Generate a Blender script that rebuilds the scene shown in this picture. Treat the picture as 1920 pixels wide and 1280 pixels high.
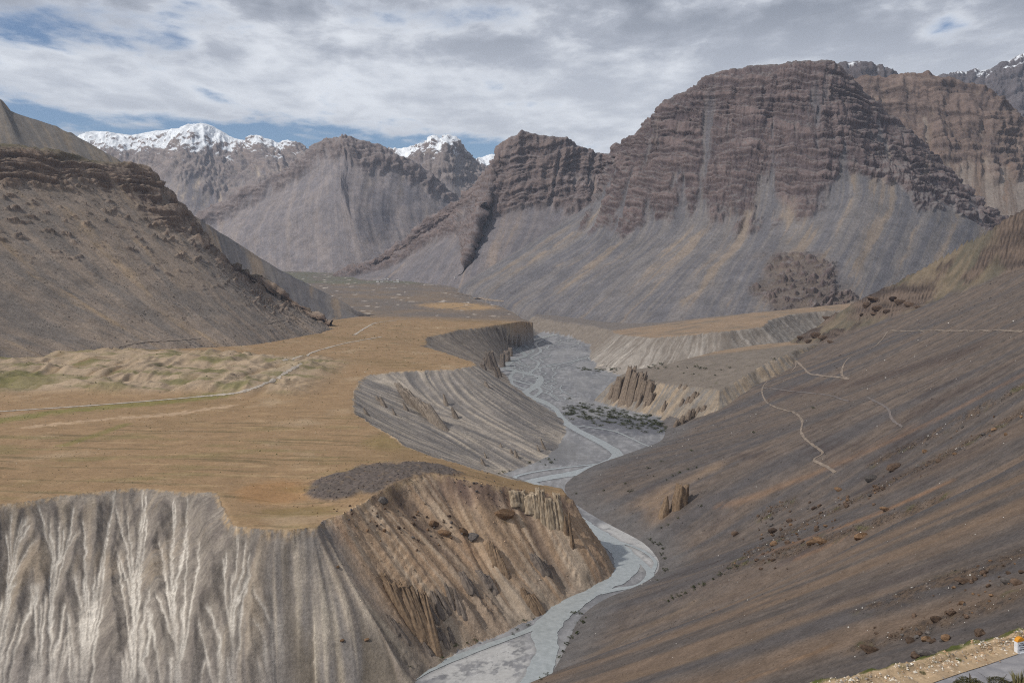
import bpy, bmesh, math, random
import numpy as np
from mathutils import Vector
from mathutils.bvhtree import BVHTree
random.seed(7); RNG = np.random.default_rng(7)
for _o in list(bpy.data.objects): bpy.data.objects.remove(_o)
SC = bpy.context.scene
COL = SC.collection
# ---------------------------------------------------------------- camera
CAM_Z = 400.0                      # metres above the river
FPX = 1663.0                       # focal length in pixels of a 1920 wide frame
PITCH = math.atan(190.0 / FPX)     # the true horizon lies at row 450
cam_d = bpy.data.cameras.new('camera'); cam = bpy.data.objects.new('camera', cam_d); COL.objects.link(cam)
cam_d.sensor_width = 36.0; cam_d.lens = 36.0 * FPX / 1920.0
cam_d.clip_start = 0.5; cam_d.clip_end = 60000.0
cam.location = (0, 0, CAM_Z); cam.rotation_euler = (math.pi / 2 - PITCH, 0, 0)
SC.camera = cam
# ---------------------------------------------------------------- light, sky, exposure
SUN_EL, SUN_AZ = math.radians(44), math.radians(-112)      # azimuth clockwise from the view direction (+Y)
SC.view_settings.view_transform = 'Standard'; SC.view_settings.look = 'None'
SC.view_settings.exposure = -0.17; SC.view_settings.gamma = 1.0
SC.view_settings.use_curve_mapping = False
sun_d = bpy.data.lights.new('sun', 'SUN'); sun = bpy.data.objects.new('sun', sun_d); COL.objects.link(sun)
sun_d.energy = 3.3; sun_d.angle = math.radians(2); sun_d.color = (1.0, 0.965, 0.91)
_sd = Vector((math.sin(SUN_AZ) * math.cos(SUN_EL), math.cos(SUN_AZ) * math.cos(SUN_EL), math.sin(SUN_EL)))
sun.rotation_euler = _sd.to_track_quat('Z', 'Y').to_euler(); sun.location = (0, 0, 3000)

def build_world():
    w = bpy.data.worlds.new('World'); SC.world = w; w.use_nodes = True
    nt = w.node_tree; nt.nodes.clear(); N = nt.nodes.new; L = nt.links.new
    def val(op, a, b=None, c=None, clamp=False):
        n = N('ShaderNodeMath'); n.operation = op; n.use_clamp = clamp
        for i, q in enumerate((a, b, c)):
            if q is None: continue
            if isinstance(q, (int, float)): n.inputs[i].default_value = q
            else: L(q, n.inputs[i])
        return n.outputs[0]
    def noise(vec, scale, detail, rough, dist=0.0):
        n = N('ShaderNodeTexNoise'); n.inputs['Scale'].default_value = scale; n.inputs['Detail'].default_value = detail
        n.inputs['Roughness'].default_value = rough; n.inputs['Distortion'].default_value = dist
        L(vec, n.inputs['Vector']); return n.outputs['Fac']
    def rng(v, a, b, c=0.0, d=1.0, smooth=True):
        n = N('ShaderNodeMapRange'); n.interpolation_type = 'SMOOTHSTEP' if smooth else 'LINEAR'
        L(v, n.inputs['Value'])
        for k, q in zip(('From Min', 'From Max', 'To Min', 'To Max'), (a, b, c, d)): n.inputs[k].default_value = q
        return n.outputs['Result']
    tc = N('ShaderNodeTexCoord'); sep = N('ShaderNodeSeparateXYZ'); L(tc.outputs['Generated'], sep.inputs[0])
    x, y, z = sep.outputs
    zc = val('ADD', val('MAXIMUM', z, 0.0), 0.10)           # a flat cloud deck seen in perspective
    X, Y = val('DIVIDE', x, zc), val('DIVIDE', y, zc)
    comb = N('ShaderNodeCombineXYZ'); L(X, comb.inputs[0]); L(Y, comb.inputs[1])
    mp = N('ShaderNodeMapping'); L(comb.outputs[0], mp.inputs['Vector'])
    mp.inputs['Location'].default_value = CLOUD_LOC; mp.inputs['Rotation'].default_value = (0, 0, math.radians(10)); mp.inputs['Scale'].default_value = (1.05, 0.72, 1.0)
    big = noise(mp.outputs[0], 0.8, 3.0, 0.5); mid = noise(mp.outputs[0], 2.3, 12.0, 0.55, 0.15); puff = noise(mp.outputs[0], 4.4, 9.0, 0.58, 0.2)
    # the deck is closed towards the east (+X) and breaks up towards the north-west horizon
    east = rng(val('ADD', val('MULTIPLY', X, 0.5), val('MULTIPLY', Y, -0.88)), -4.75, -3.75, -0.10, 0.085, False); gloom = rng(X, -0.8, 1.6, 0.0, 0.12)
    cov = val('ADD', val('ADD', val('ADD', val('MULTIPLY', big, 0.42), val('MULTIPLY', mid, 0.62)), val('MULTIPLY', puff, 0.2)), val('ADD', east, rng(X, -0.5, 0.9, 0.0, 0.09)))
    fac = rng(cov, 0.55, 0.68)
    thick = rng(val('ADD', val('ADD', val('MULTIPLY', puff, 0.55), val('MULTIPLY', mid, 0.75)), gloom), 0.50, 0.84)
    lowz = rng(z, 0.15, 0.27)
    ramp = N('ShaderNodeValToRGB'); L(val('MULTIPLY', thick, val('ADD', val('MULTIPLY', lowz, 0.65), 0.35)), ramp.inputs[0])
    ramp.color_ramp.elements[0].color = (10.2, 10.5, 11.0, 1); ramp.color_ramp.elements[1].color = (2.7, 2.95, 3.5, 1)
    e = ramp.color_ramp.elements.new(0.45); e.color = (5.6, 5.9, 6.6, 1)
    sky = N('ShaderNodeTexSky'); sky.sky_type = 'NISHITA'; sky.sun_disc = False
    sky.sun_elevation = SUN_EL; sky.sun_rotation = SUN_AZ; sky.altitude = 3800; sky.air_density = 1.15; sky.dust_density = 0.05; sky.ozone_density = 3.0
    mix = N('ShaderNodeMix'); mix.data_type = 'RGBA'
    L(val('MULTIPLY', fac, 0.97), mix.inputs[0]); L(sky.outputs[0], mix.inputs[6]); L(ramp.outputs[0], mix.inputs[7])
    bg = N('ShaderNodeBackground'); L(mix.outputs[2], bg.inputs[0]); bg.inputs[1].default_value = 0.1
    out = N('ShaderNodeOutputWorld'); L(bg.outputs[0], out.inputs[0])
CLOUD_LOC = (1.4, 9.2, 0.0)
build_world()
SC.cycles.volume_bounces = 0; SC.cycles.max_bounces = 4; SC.cycles.diffuse_bounces = 2; SC.cycles.glossy_bounces = 2
SC.cycles.use_denoising = False; SC.cycles.use_adaptive_sampling = False; SC.cycles.filter_width = 1.1
# ---------------------------------------------------------------- helpers: pixels of a 1920 frame to points of the place
CP_, SP_ = math.cos(PITCH), math.sin(PITCH)
def W(u, v, d):
    """world point seen at (u, v) lying d metres north of the camera"""
    a = (u - 960) / FPX; b = (640 - v) / FPX; dy = CP_ + b * SP_
    return np.array([d * a / dy, d, CAM_Z + d * (b * CP_ - SP_) / dy])
def Z(u, v, z):
    """world point seen at (u, v) lying at height z"""
    p = W(u, v, 1.0); return W(u, v, (z - CAM_Z) / (p[2] - CAM_Z))
def project(P):
    X, Y, H = P[..., 0], P[..., 1], P[..., 2] - CAM_Z
    f = Y * CP_ - H * SP_; up = Y * SP_ + H * CP_
    f = np.maximum(f, 1.0)
    return 960 + FPX * X / f, 640 - FPX * up / f
# ---------------------------------------------------------------- numpy noise
def _hash(ix, iy, seed):
    h = ix.astype(np.uint32) * np.uint32(374761393) + iy.astype(np.uint32) * np.uint32(668265263) + np.uint32((seed * 1442695041 + 12345) & 0xffffffff)
    h = (h ^ (h >> np.uint32(13))) * np.uint32(1274126177)
    return h ^ (h >> np.uint32(16))
_GA = np.linspace(0, 2 * np.pi, 256, endpoint=False).astype(np.float32); _GX, _GY = np.cos(_GA), np.sin(_GA)
def perlin(x, y, seed=0):
    x = np.asarray(x, np.float32); y = np.asarray(y, np.float32); x, y = np.broadcast_arrays(x, y)
    fx = np.floor(x); fy = np.floor(y); ix = fx.astype(np.int32); iy = fy.astype(np.int32); dx = x - fx; dy = y - fy
    def g(i, j, ax, ay):
        h = (_hash(ix + i, iy + j, seed) & np.uint32(255)); return _GX[h] * ax + _GY[h] * ay
    u = dx * dx * dx * (dx * (dx * 6 - 15) + 10); v = dy * dy * dy * (dy * (dy * 6 - 15) + 10)
    a = g(0, 0, dx, dy); b = g(1, 0, dx - 1, dy); c = g(0, 1, dx, dy - 1); d = g(1, 1, dx - 1, dy - 1)
    a = a + u * (b - a); c = c + u * (d - c); return (a + v * (c - a)) * 1.45
def fbm(x, y, octv=4, seed=0, gain=0.5, lac=2.07):
    r = 0; amp = 1.0; tot = 0
    for k in range(octv):
        r = r + amp * perlin(x, y, seed + 17 * k); tot += amp; amp *= gain; x = x * lac + 13.7; y = y * lac + 5.3
    return r / tot
def ridged(x, y, octv=4, seed=0, gain=0.5, lac=2.05):
    r = 0; amp = 1.0; tot = 0
    for k in range(octv):
        r = r + amp * (1 - 2 * np.abs(perlin(x, y, seed + 17 * k))); tot += amp; amp *= gain; x = x * lac + 7.1; y = y * lac + 3.9
    return r / tot
def ss(a, b, x):
    t = np.clip((x - a) / (b - a), 0, 1); return t * t * (3 - 2 * t)
def mixc(a, b, m):
    a = np.asarray(a, np.float32); b = np.asarray(b, np.float32); m = np.asarray(m, np.float32)[..., None]
    return a * (1 - m) + b * m
def srgb(r, g, b, k=1.0):
    """a colour read off the photograph as an 8 bit value, to linear, scaled to an albedo"""
    f = lambda c: (c / 12.92 if c <= 0.04045 else ((c + 0.055) / 1.055) ** 2.4)
    return np.array([f(r / 255) * k, f(g / 255) * k, f(b / 255) * k], np.float32)
# ---------------------------------------------------------------- mesh builders
def grid_mesh(name, P, colr, mat, keep=None, kind='structure', extra=None):
    """P (R, S, 3) vertex grid -> one smooth mesh with a colour attribute; keep (R-1, S-1) drops quads"""
    R, S = P.shape[:2]
    idx = np.arange(R * S, dtype=np.int32).reshape(R, S)
    q = np.stack([idx[:-1, :-1], idx[:-1, 1:], idx[1:, 1:], idx[1:, :-1]], -1)
    q = q[keep] if keep is not None else q.reshape(-1, 4)
    used = np.unique(q); remap = np.full(R * S, -1, np.int32); remap[used] = np.arange(len(used), dtype=np.int32)
    return raw_mesh(name, P.reshape(-1, 3)[used], remap[q], colr.reshape(-1, 3)[used], mat, kind)
def raw_mesh(name, V, Q, colr, mat, kind=None, smooth=True, parent=None):
    me = bpy.data.meshes.new(name)
    V = np.ascontiguousarray(V, np.float32); Q = np.ascontiguousarray(Q, np.int32); n, k = Q.shape
    me.vertices.add(len(V)); me.vertices.foreach_set('co', V.ravel())
    me.loops.add(n * k); me.loops.foreach_set('vertex_index', Q.ravel())
    me.polygons.add(n); me.polygons.foreach_set('loop_start', np.arange(0, n * k, k, dtype=np.int32))
    me.polygons.foreach_set('loop_total', np.full(n, k, np.int32))
    me.polygons.foreach_set('use_smooth', np.full(n, smooth, bool))
    me.update(calc_edges=True)
    if colr is not None:
        at = me.color_attributes.new('Col', 'FLOAT_COLOR', 'POINT')
        c4 = np.ones((len(V), 4), np.float32); c4[:, :3] = np.clip(colr, 0.004, 0.9); at.data.foreach_set('color', c4.ravel())
    if mat: me.materials.append(mat)
    o = bpy.data.objects.new(name, me); COL.objects.link(o)
    if kind: o['kind'] = kind
    if parent: o.parent = parent
    return o
def catmull(P, x):
    """P (n, ...) control points, x parameter in [0, n-1]"""
    n = len(P); P = np.asarray(P, np.float64)
    E = np.concatenate([[2 * P[0] - P[1]], P, [2 * P[-1] - P[-2]]])
    i = np.clip(np.floor(x).astype(int), 0, n - 2); f = (x - i).reshape((-1,) + (1,) * (P.ndim - 1))
    a, b, c, d = E[i], E[i + 1], E[i + 2], E[i + 3]
    return 0.5 * (2 * b + (c - a) * f + (2 * a - 5 * b + 4 * c - d) * f ** 2 + (3 * b - a - 3 * c + d) * f ** 3)
def _even(w, n):
    c = np.concatenate([[0], np.cumsum(w)]); x = np.linspace(0, c[-1], n)
    return np.interp(x, c, np.linspace(0, 1, len(c)))
def loft_grid(rows, nr, ns, hidden=1, hidw=0.12):
    """rows of traced lines, top to bottom (the first `hidden` spans lie behind the crest); returns P, t (row index), s (0..1)"""
    k = 200
    def ev(sv, tv):
        R = np.stack([catmull(r, sv * (len(r) - 1)) for r in rows]); return catmull(R, tv * (len(rows) - 1))
    q = np.linspace(0, 1, k); P = ev(q, q); u, v = project(P); pu = np.stack([u, v], -1)
    wt = np.linalg.norm(np.diff(pu, axis=0), axis=-1).mean(1) + 0.3
    tm = (q[1:] + q[:-1]) / 2 * (len(rows) - 1); wt = np.where(tm < hidden, np.maximum(wt * 0.1, wt.mean() * hidw), wt)
    inview = (u > -80) & (u < 2000) & (v < 1380)
    ws = (np.linalg.norm(np.diff(pu, axis=1), axis=-1) * np.where(inview[:, 1:], 1.0, 0.08)).mean(0) + 0.05
    tv = _even(wt, nr); sv = _even(ws, ns)
    return ev(sv, tv).astype(np.float64), tv * (len(rows) - 1), sv
def normals(P):
    a = np.gradient(P, axis=0); b = np.gradient(P, axis=1); n = np.cross(a, b)
    n /= np.maximum(np.linalg.norm(n, axis=-1, keepdims=True), 1e-9)
    if n[..., 2].mean() < 0: n = -n
    return n
def arclens(P):
    """metric coordinates of a loft: along (S,) and down (R,)"""
    ls = np.linalg.norm(np.diff(P, axis=1), axis=-1).mean(0); lt = np.linalg.norm(np.diff(P, axis=0), axis=-1).mean(1)
    return np.concatenate([[0], np.cumsum(ls)]), np.concatenate([[0], np.cumsum(lt)])
# ---------------------------------------------------------------- materials
def mat_terrain(name, scale=0.25, amount=0.22, bump=0.5, bdist=1.0, rough=0.95, stretch=(1, 1, 1)):
    m = bpy.data.materials.new(name); m.use_nodes = True; nt = m.node_tree; N = nt.nodes.new; L = nt.links.new
    b = nt.nodes['Principled BSDF']; b.inputs['Roughness'].default_value = rough; b.inputs['Specular IOR Level'].default_value = 0.12
    at = N('ShaderNodeVertexColor'); at.layer_name = 'Col'
    tc = N('ShaderNodeTexCoord'); mp = N('ShaderNodeMapping'); mp.inputs['Scale'].default_value = stretch; L(tc.outputs['Object'], mp.inputs['Vector'])
    n1 = N('ShaderNodeTexNoise'); n1.inputs['Scale'].default_value = scale; n1.inputs['Detail'].default_value = 7; n1.inputs['Roughness'].default_value = 0.78
    n2 = N('ShaderNodeTexNoise'); n2.inputs['Scale'].default_value = scale * 0.13; n2.inputs['Detail'].default_value = 5; n2.inputs['Roughness'].default_value = 0.6
    for n in (n1, n2): L(mp.outputs[0], n.inputs['Vector'])
    mr = N('ShaderNodeMapRange'); L(n1.outputs['Fac'], mr.inputs['Value']); mr.inputs['From Min'].default_value = 0.3; mr.inputs['From Max'].default_value = 0.7
    mr.inputs['To Min'].default_value = 1 - amount; mr.inputs['To Max'].default_value = 1 + amount
    mr2 = N('ShaderNodeMapRange'); L(n2.outputs['Fac'], mr2.inputs['Value']); mr2.inputs['From Min'].default_value = 0.3; mr2.inputs['From Max'].default_value = 0.7
    mr2.inputs['To Min'].default_value = 1 - amount * 0.7; mr2.inputs['To Max'].default_value = 1 + amount * 0.7; n2.inputs['Roughness'].default_value = 0.72
    mu = N('ShaderNodeMath'); mu.operation = 'MULTIPLY'; L(mr.outputs[0], mu.inputs[0]); L(mr2.outputs[0], mu.inputs[1])
    vm = N('ShaderNodeVectorMath'); vm.operation = 'SCALE'; L(at.outputs['Color'], vm.inputs[0]); L(mu.outputs[0], vm.inputs['Scale'])
    L(vm.outputs[0], b.inputs['Base Color'])
    bp = N('ShaderNodeBump'); bp.inputs['Strength'].default_value = bump; bp.inputs['Distance'].default_value = bdist
    L(n1.outputs['Fac'], bp.inputs['Height']); L(bp.outputs[0], b.inputs['Normal'])
    return m
# the river's channels: (column, row, width) of a 1920 frame, all at water level
_CH = [
 [(960, 1330, 95), (995, 1290, 70), (1015, 1250, 56), (1026, 1215, 52), (1022, 1185, 56), (1042, 1155, 60), (1080, 1125, 55), (1120, 1102, 50), (1160, 1083, 50), (1176, 1060, 54), (1166, 1036, 50), (1142, 1015, 46), (1112, 995, 42), (1088, 978, 36), (1073, 962, 30), (1052, 935, 26), (1010, 912, 30), (985, 903, 30)],
 [(740, 1295, 24), (790, 1262, 22), (850, 1235, 22), (920, 1208, 18), (975, 1188, 15), (1010, 1172, 20)],
 [(985, 905, 26), (1020, 897, 30), (1062, 890, 34), (1088, 885, 34), (1120, 874, 30), (1150, 862, 28), (1157, 850, 26), (1135, 834, 24), (1105, 818, 22), (1078, 804, 20), (1062, 793, 20), (1052, 782, 14), (1040, 766, 12), (1020, 754, 14), (998, 745, 14), (984, 737, 14), (1000, 727, 14), (1012, 716, 12), (1010, 706, 10), (992, 702, 12), (965, 695, 12), (948, 688, 12), (962, 676, 10), (985, 668, 8), (972, 657, 9), (985, 646, 10), (1015, 638, 10), (1042, 632, 10), (1030, 626, 8), (1012, 622, 6)],
 [(1120, 1000, 14), (1150, 1018, 12), (1185, 1040, 14), (1216, 1068, 16), (1216, 1084, 18), (1196, 1098, 15), (1160, 1104, 16), (1125, 1112, 14)],
 [(1150, 1012, 8), (1200, 1030, 9), (1228, 1052, 8), (1224, 1072, 10)],
 [(1066, 797, 8), (1100, 800, 7), (1150, 808, 7), (1180, 820, 6), (1205, 832, 6), (1225, 840, 5)],
 [(1000, 745, 7), (1014, 733, 6), (1005, 722, 6)], [(965, 695, 7), (957, 708, 6), (975, 716, 6), (1000, 722, 7)], [(957, 708, 5), (962, 720, 5), (985, 730, 6)],
 [(992, 702, 6), (1004, 692, 5), (1050, 683, 5), (1095, 673, 5), (1125, 664, 5), (1140, 655, 5), (1128, 645, 5)], [(1004, 692, 5), (1010, 680, 4), (996, 672, 4), (1014, 660, 4), (1004, 648, 4), (1020, 640, 4)],
 [(962, 676, 5), (975, 683, 4), (995, 690, 4)], [(985, 668, 4), (1000, 660, 4), (985, 652, 4), (992, 645, 4)], [(1042, 632, 5), (1080, 636, 5), (1110, 643, 4), (1140, 652, 4)],
 [(1040, 766, 6), (1020, 772, 4), (1060, 780, 4)], [(985, 905, 12), (965, 896, 10), (985, 888, 9), (1030, 880, 9), (1080, 874, 8), (1140, 868, 8)]]
CHAN = [[(u, v, w * (1.45 if v < 765 else 1.0)) for u, v, w in c] for c in _CH]
_cr = random.Random(31)
for _k in range(18):                                        # thin braids wandering over the wide upper bed
    _y0 = _cr.uniform(2150, 3350); _y1 = min(3650, _y0 + _cr.uniform(180, 520)); _f = _cr.uniform(0.06, 0.72); _pt = []
    for _y in np.arange(_y0, _y1, 45.0):
        _f = min(0.85, max(0.04, _f + _cr.gauss(0, 0.075))); _l = np.interp(_y, [2000, 2300, 2550, 2780, 3000, 3330, 3700], [110, 45, 5, -25, -5, 25, 150]); _r = np.interp(_y, [2000, 2300, 2550, 2780, 3000, 3330, 3700], [320, 250, 240, 250, 320, 360, 310])
        _u, _v = project(np.array([_l + (_r - _l) * _f, _y, 0.0])); _pt.append((float(_u), float(_v), _cr.uniform(2.2, 4.2)))
    if len(_pt) > 3: CHAN.append(_pt)
# ================================================================ the valley: plateau, gorge walls, river bed (one height function, cut into pieces)
def poly_dist(X, Y, poly, closed=True):
    poly = np.asarray(poly, np.float32); n = len(poly); best = np.full(X.shape, 1e18, np.float32); bz = np.zeros_like(best); bs = np.zeros_like(best)
    ins = np.zeros(X.shape, bool); arc = 0.0
    for i in range(n if closed else n - 1):
        a, b = poly[i], poly[(i + 1) % n]; ex, ey = b[0] - a[0], b[1] - a[1]; L2 = max(ex * ex + ey * ey, 1e-6)
        t = np.clip(((X - a[0]) * ex + (Y - a[1]) * ey) / L2, 0, 1); d = (X - a[0] - t * ex) ** 2 + (Y - a[1] - t * ey) ** 2
        m = d < best; best[m] = d[m]; bz[m] = (a[2] + t * (b[2] - a[2]))[m]; bs[m] = (arc + t * math.sqrt(L2))[m]; arc += math.sqrt(L2)
        if closed and abs(ey) > 1e-9:
            ins ^= ((a[1] > Y) != (b[1] > Y)) & (X < ex * (Y - a[1]) / ey + a[0])
    return np.sqrt(best), bz, bs, ins
def rbf_fit(pts, smooth=2.0):
    pts = np.asarray(pts, np.float64); xy = pts[:, :2] / 1000.0; n = len(pts)
    r = np.linalg.norm(xy[:, None] - xy[None], axis=-1); K = r                      # linear kernel: no overshoot
    A = np.zeros((n + 3, n + 3)); A[:n, :n] = K - np.eye(n) * smooth * 1e-3; A[:n, n] = 1; A[:n, n + 1:] = xy; A[n, :n] = 1; A[n + 1:, :n] = xy.T
    w = np.linalg.solve(A, np.concatenate([pts[:, 2], [0, 0, 0]])); return xy.astype(np.float32), w.astype(np.float32)
def rbf_eval(f, X, Y):
    xy, w = f; n = len(xy); X = X / 1000; Y = Y / 1000; r = w[n] + w[n + 1] * X + w[n + 2] * Y
    for i in range(n): r = r + w[i] * np.sqrt((X - xy[i, 0]) ** 2 + (Y - xy[i, 1]) ** 2 + 0.0009)
    return r
RIM_L = [Z(-250, 975, 129), Z(0, 945, 128), Z(130, 930, 128), Z(255, 913, 128), Z(330, 918, 128), Z(402, 921, 128), Z(425, 965, 126), Z(445, 985, 125), Z(520, 993, 124), Z(590, 987, 125),
         Z(640, 964, 126), Z(690, 936, 128), Z(735, 908, 129), Z(800, 890, 127), Z(870, 897, 119), Z(950, 910, 104), Z(1035, 926, 88), Z(1061, 929, 84),
         Z(1059, 917, 84), Z(950, 894, 103), Z(880, 874, 115), Z(820, 858, 121), Z(760, 833, 124), Z(700, 797, 126), Z(665, 775, 127), Z(660, 750, 128), Z(667, 724, 128), Z(690, 702, 128),
         Z(740, 696, 128), Z(800, 693, 128), Z(850, 691, 128), Z(885, 686, 128), Z(893, 683, 126), Z(880, 676, 123), np.array([-170, 2230, 118]), np.array([-250, 2390, 114]), Z(800, 645, 112), Z(802, 632, 110),
         Z(862, 617, 109), Z(920, 611, 105), Z(985, 602, 99), Z(1003, 606, 88), np.array([60, 3450, 86]), Z(962, 585, 95), Z(935, 573, 102), Z(880, 560, 112), np.array([-200, 5200, 125]),
         np.array([-100, 6200, 140]), np.array([-300, 7800, 170]), np.array([-4000, 7800, 300]), np.array([-4000, 900, 150])]
BED = [np.array(q, float) for q in [(-900, 690, 0), (-400, 700, 0), (-230, 705, 0), (-140, 745, 0)]] + [Z(770, 1285, 0), Z(800, 1250, 0), Z(860, 1215, 0), Z(930, 1188, 0), Z(1000, 1163, 0), Z(1040, 1137, 0), Z(1090, 1108, 0), Z(1140, 1082, 0), Z(1147, 1066, 0)] + \
      [np.array((122, 1110, 0.)), Z(1084, 985, 0), np.array((82, 1350, 0.)), Z(985, 903, 0), Z(935, 889, 0), Z(990, 873, 0), Z(1042, 842, 0), Z(1064, 813, 0)] + \
      [np.array(q, float) for q in [(118, 1960, 0), (85, 2100, 0), (25, 2300, 0), (-15, 2550, 0), (-42, 2780, 0), (-22, 3000, 0)]] + [Z(968, 648, 0), Z(1018, 628, 0)] + \
      [np.array((90, 4000, 0.)), np.array((-40, 4700, 30.)), np.array((60, 4700, 30.)), np.array((230, 4000, 0.)), Z(1105, 629, 0), Z(1150, 655, 0), Z(1112, 690, 0), Z(1165, 699, 0)] + [np.array(q, float) for q in [(520, 2620, 20), (600, 2500, 30), (600, 600, 0), (-900, 300, 0)]]
INNER_L = [Z(300, 772, 128), Z(560, 700, 130), Z(100, 840, 128), Z(500, 905, 124), Z(550, 948, 117), Z(610, 940, 120), Z(730, 882, 133), Z(790, 873, 130), Z(650, 830, 124), Z(300, 850, 128), Z(200, 672, 152), Z(60, 700, 140), Z(400, 682, 146), Z(450, 700, 137),
           Z(540, 686, 134), Z(330, 735, 134), Z(150, 735, 136), Z(0, 770, 130), Z(600, 650, 128), W(620, 600, 3100), W(740, 640, 2400), W(760, 565, 4100), W(700, 540, 5000), W(640, 527, 5700), W(760, 527, 5600), W(560, 560, 4300), W(850, 545, 4800)]
RIM_B = [Z(1165, 704, 62), Z(1182, 709, 60), Z(1215, 716, 62), Z(1290, 724, 70), Z(1345, 733, 76), np.array([620, 2050, 130.]), np.array([900, 2400, 140.]), Z(1480, 641, 104), Z(1440, 644, 100), Z(1340, 659, 97), Z(1262, 679, 90), Z(1225, 687, 78), Z(1190, 692, 67)]
RIM_T = [Z(1165, 627, 86), Z(1222, 633, 105), Z(1290, 627, 122), Z(1351, 621, 134), Z(1428, 613, 140), Z(1440, 600, 150), Z(1485, 588, 156), Z(1530, 584, 157), np.array([1500, 3100, 190.]), np.array([1500, 4000, 260.]), np.array([700, 3900, 110.]), np.array([280, 4600, 110.]),
         W(1000, 593, 3950), W(1040, 601, 3760), W(1100, 609, 3560), W(1140, 618, 3330)]
VA0, VA1, VS = (-75 - 960) / FPX, (1620 - 960) / FPX, 700
_ys = [610.0]
while _ys[-1] < 7600: _ys.append(_ys[-1] * (1.0024 if _ys[-1] < 3500 else 1.0065))
VY = np.array(_ys, np.float32); VA = np.linspace(VA0, VA1, VS, dtype=np.float32)
VYY = np.repeat(VY[:, None], VS, 1); VX = VYY * VA[None, :]
wx = VX + 8.0 * fbm(VX / 34, VYY / 34, 5, 11, 0.6) + 9 * perlin(VX / 140, VYY / 140, 5); wy = VYY + 8.0 * fbm(VX / 34, VYY / 34, 5, 12, 0.6) + 9 * perlin(VX / 140, VYY / 140, 6)
dB, zB, _, inB = poly_dist(wx, wy, BED)
dL, zL, sL, inL = poly_dist(wx, wy, RIM_L); dO, zO, sO, inO = poly_dist(wx, wy, RIM_B); dT, zT, sT, inT = poly_dist(wx, wy, RIM_T)
_lx = VX + 9 * perlin(VX / 140, VYY / 140, 5); _ly = VYY + 9 * perlin(VX / 140, VYY / 140, 6); dL2, zL2, _, _ = poly_dist(_lx, _ly, RIM_L); dB2 = poly_dist(_lx, _ly, BED)[0]
_wl = ss(2, 22, dL); dL = dL * (1 - _wl) + dL2 * _wl; zL = zL * (1 - _wl) + zL2 * _wl; _wb = ss(2, 14, dB); dB = dB * (1 - _wb) + dB2 * _wb
topL = rbf_eval(rbf_fit(RIM_L[:46] + INNER_L), VX, VYY)
hum = ss(1500, 1560, VYY) * ss(2050, 1900, VYY) * ss(-330, -420, VX)          # the hummocky moraine under the left hill
hrg = ridged(VX / 42 - VYY / 260, VYY / 210, 3, 30, 0.5); topL = topL + hum * 1.5 * (9 * ridged(VX / 210 + VYY / 600, VYY / 130, 3, 31) + 5 * fbm(VX / 60, VYY / 60, 3, 32) + 6.5 * hrg * ss(-0.3, 0.4, perlin(VX / 190, VYY / 150, 29) + 0.2)) + 0.9 * fbm(VX / 45, VYY / 45, 4, 33)
topL = topL + ss(2200, 2600, VYY) * 3 * fbm(VX / 120, VYY / 160, 4, 34)
# dark boulder hump on the spur
hb = np.array([Z(715, 893, 130)[:2], Z(640, 915, 123)[:2], Z(800, 872, 130)[:2]])
dhump = np.minimum(np.hypot((VX - hb[0, 0]) / 50, (VYY - hb[0, 1]) / 62), np.minimum(np.hypot((VX - hb[1, 0]) / 38, (VYY - hb[1, 1]) / 50), np.hypot((VX - hb[2, 0]) / 42, (VYY - hb[2, 1]) / 30)))
humpm = ss(1.18, 0.82, dhump + 0.34 * fbm(VX / 20, VYY / 20, 5, 35, 0.6))
topL = topL + humpm * (2.2 + 1.6 * fbm(VX / 7, VYY / 7, 4, 36))
edge = ss(0, 6, dL)
tL = np.where(inL, 0, dL / (dL + np.maximum(dB, 0.01))); tL = np.where(inB & ~inL, 1, tL)
prof = np.clip(tL, 0, 1) ** 0.9
zl = np.where(inL, topL - 0.7 * (1 - edge), zL * (1 - prof) + zB * prof - 0.4)
spur = ss(0, 1, (sL - 560) / 60) * 0
slo = np.where(inO, rbf_eval(rbf_fit(RIM_B), VX, VYY) + 1.5 * fbm(VX / 40, VYY / 40, 4, 41), zO - 0.95 * dO * (1 + 0.25 * fbm(sO / 26, dO / 200, 3, 42)))
topT = rbf_eval(rbf_fit(RIM_T), VX, VYY) + 1.5 * fbm(VX / 60, VYY / 60, 4, 43)
flT = ridged(sT / 17 + 0.5 * perlin(sT / 60, dT / 60, 3), dT / 300, 2, 44)
slt = np.where(inT, topT, zT - 0.80 * dT - 5.0 * ss(2, 25, dT) * flT)
bed = np.where(inB, zB * 0 + ss(2600, 5000, VYY) * 30, -3) + 0.25 * fbm(VX / 18, VYY / 30, 4, 51)
bed = np.where(inB, bed, np.where(VX > 120, bed * 0, bed))
VH = np.maximum(np.maximum(np.where(inL | ~inB, zl, -50), bed), np.maximum(slo, slt)).astype(np.float32)
regT = (slt >= VH - 0.01); regO = (slo >= VH - 0.01) & ~regT; regBed = (bed >= VH - 0.01) & ~regT & ~regO
regTop = (inL & ~regT & ~regO) | (regT & inT) | (regO & inO)
regSl = ~regTop & ~regBed
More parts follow.
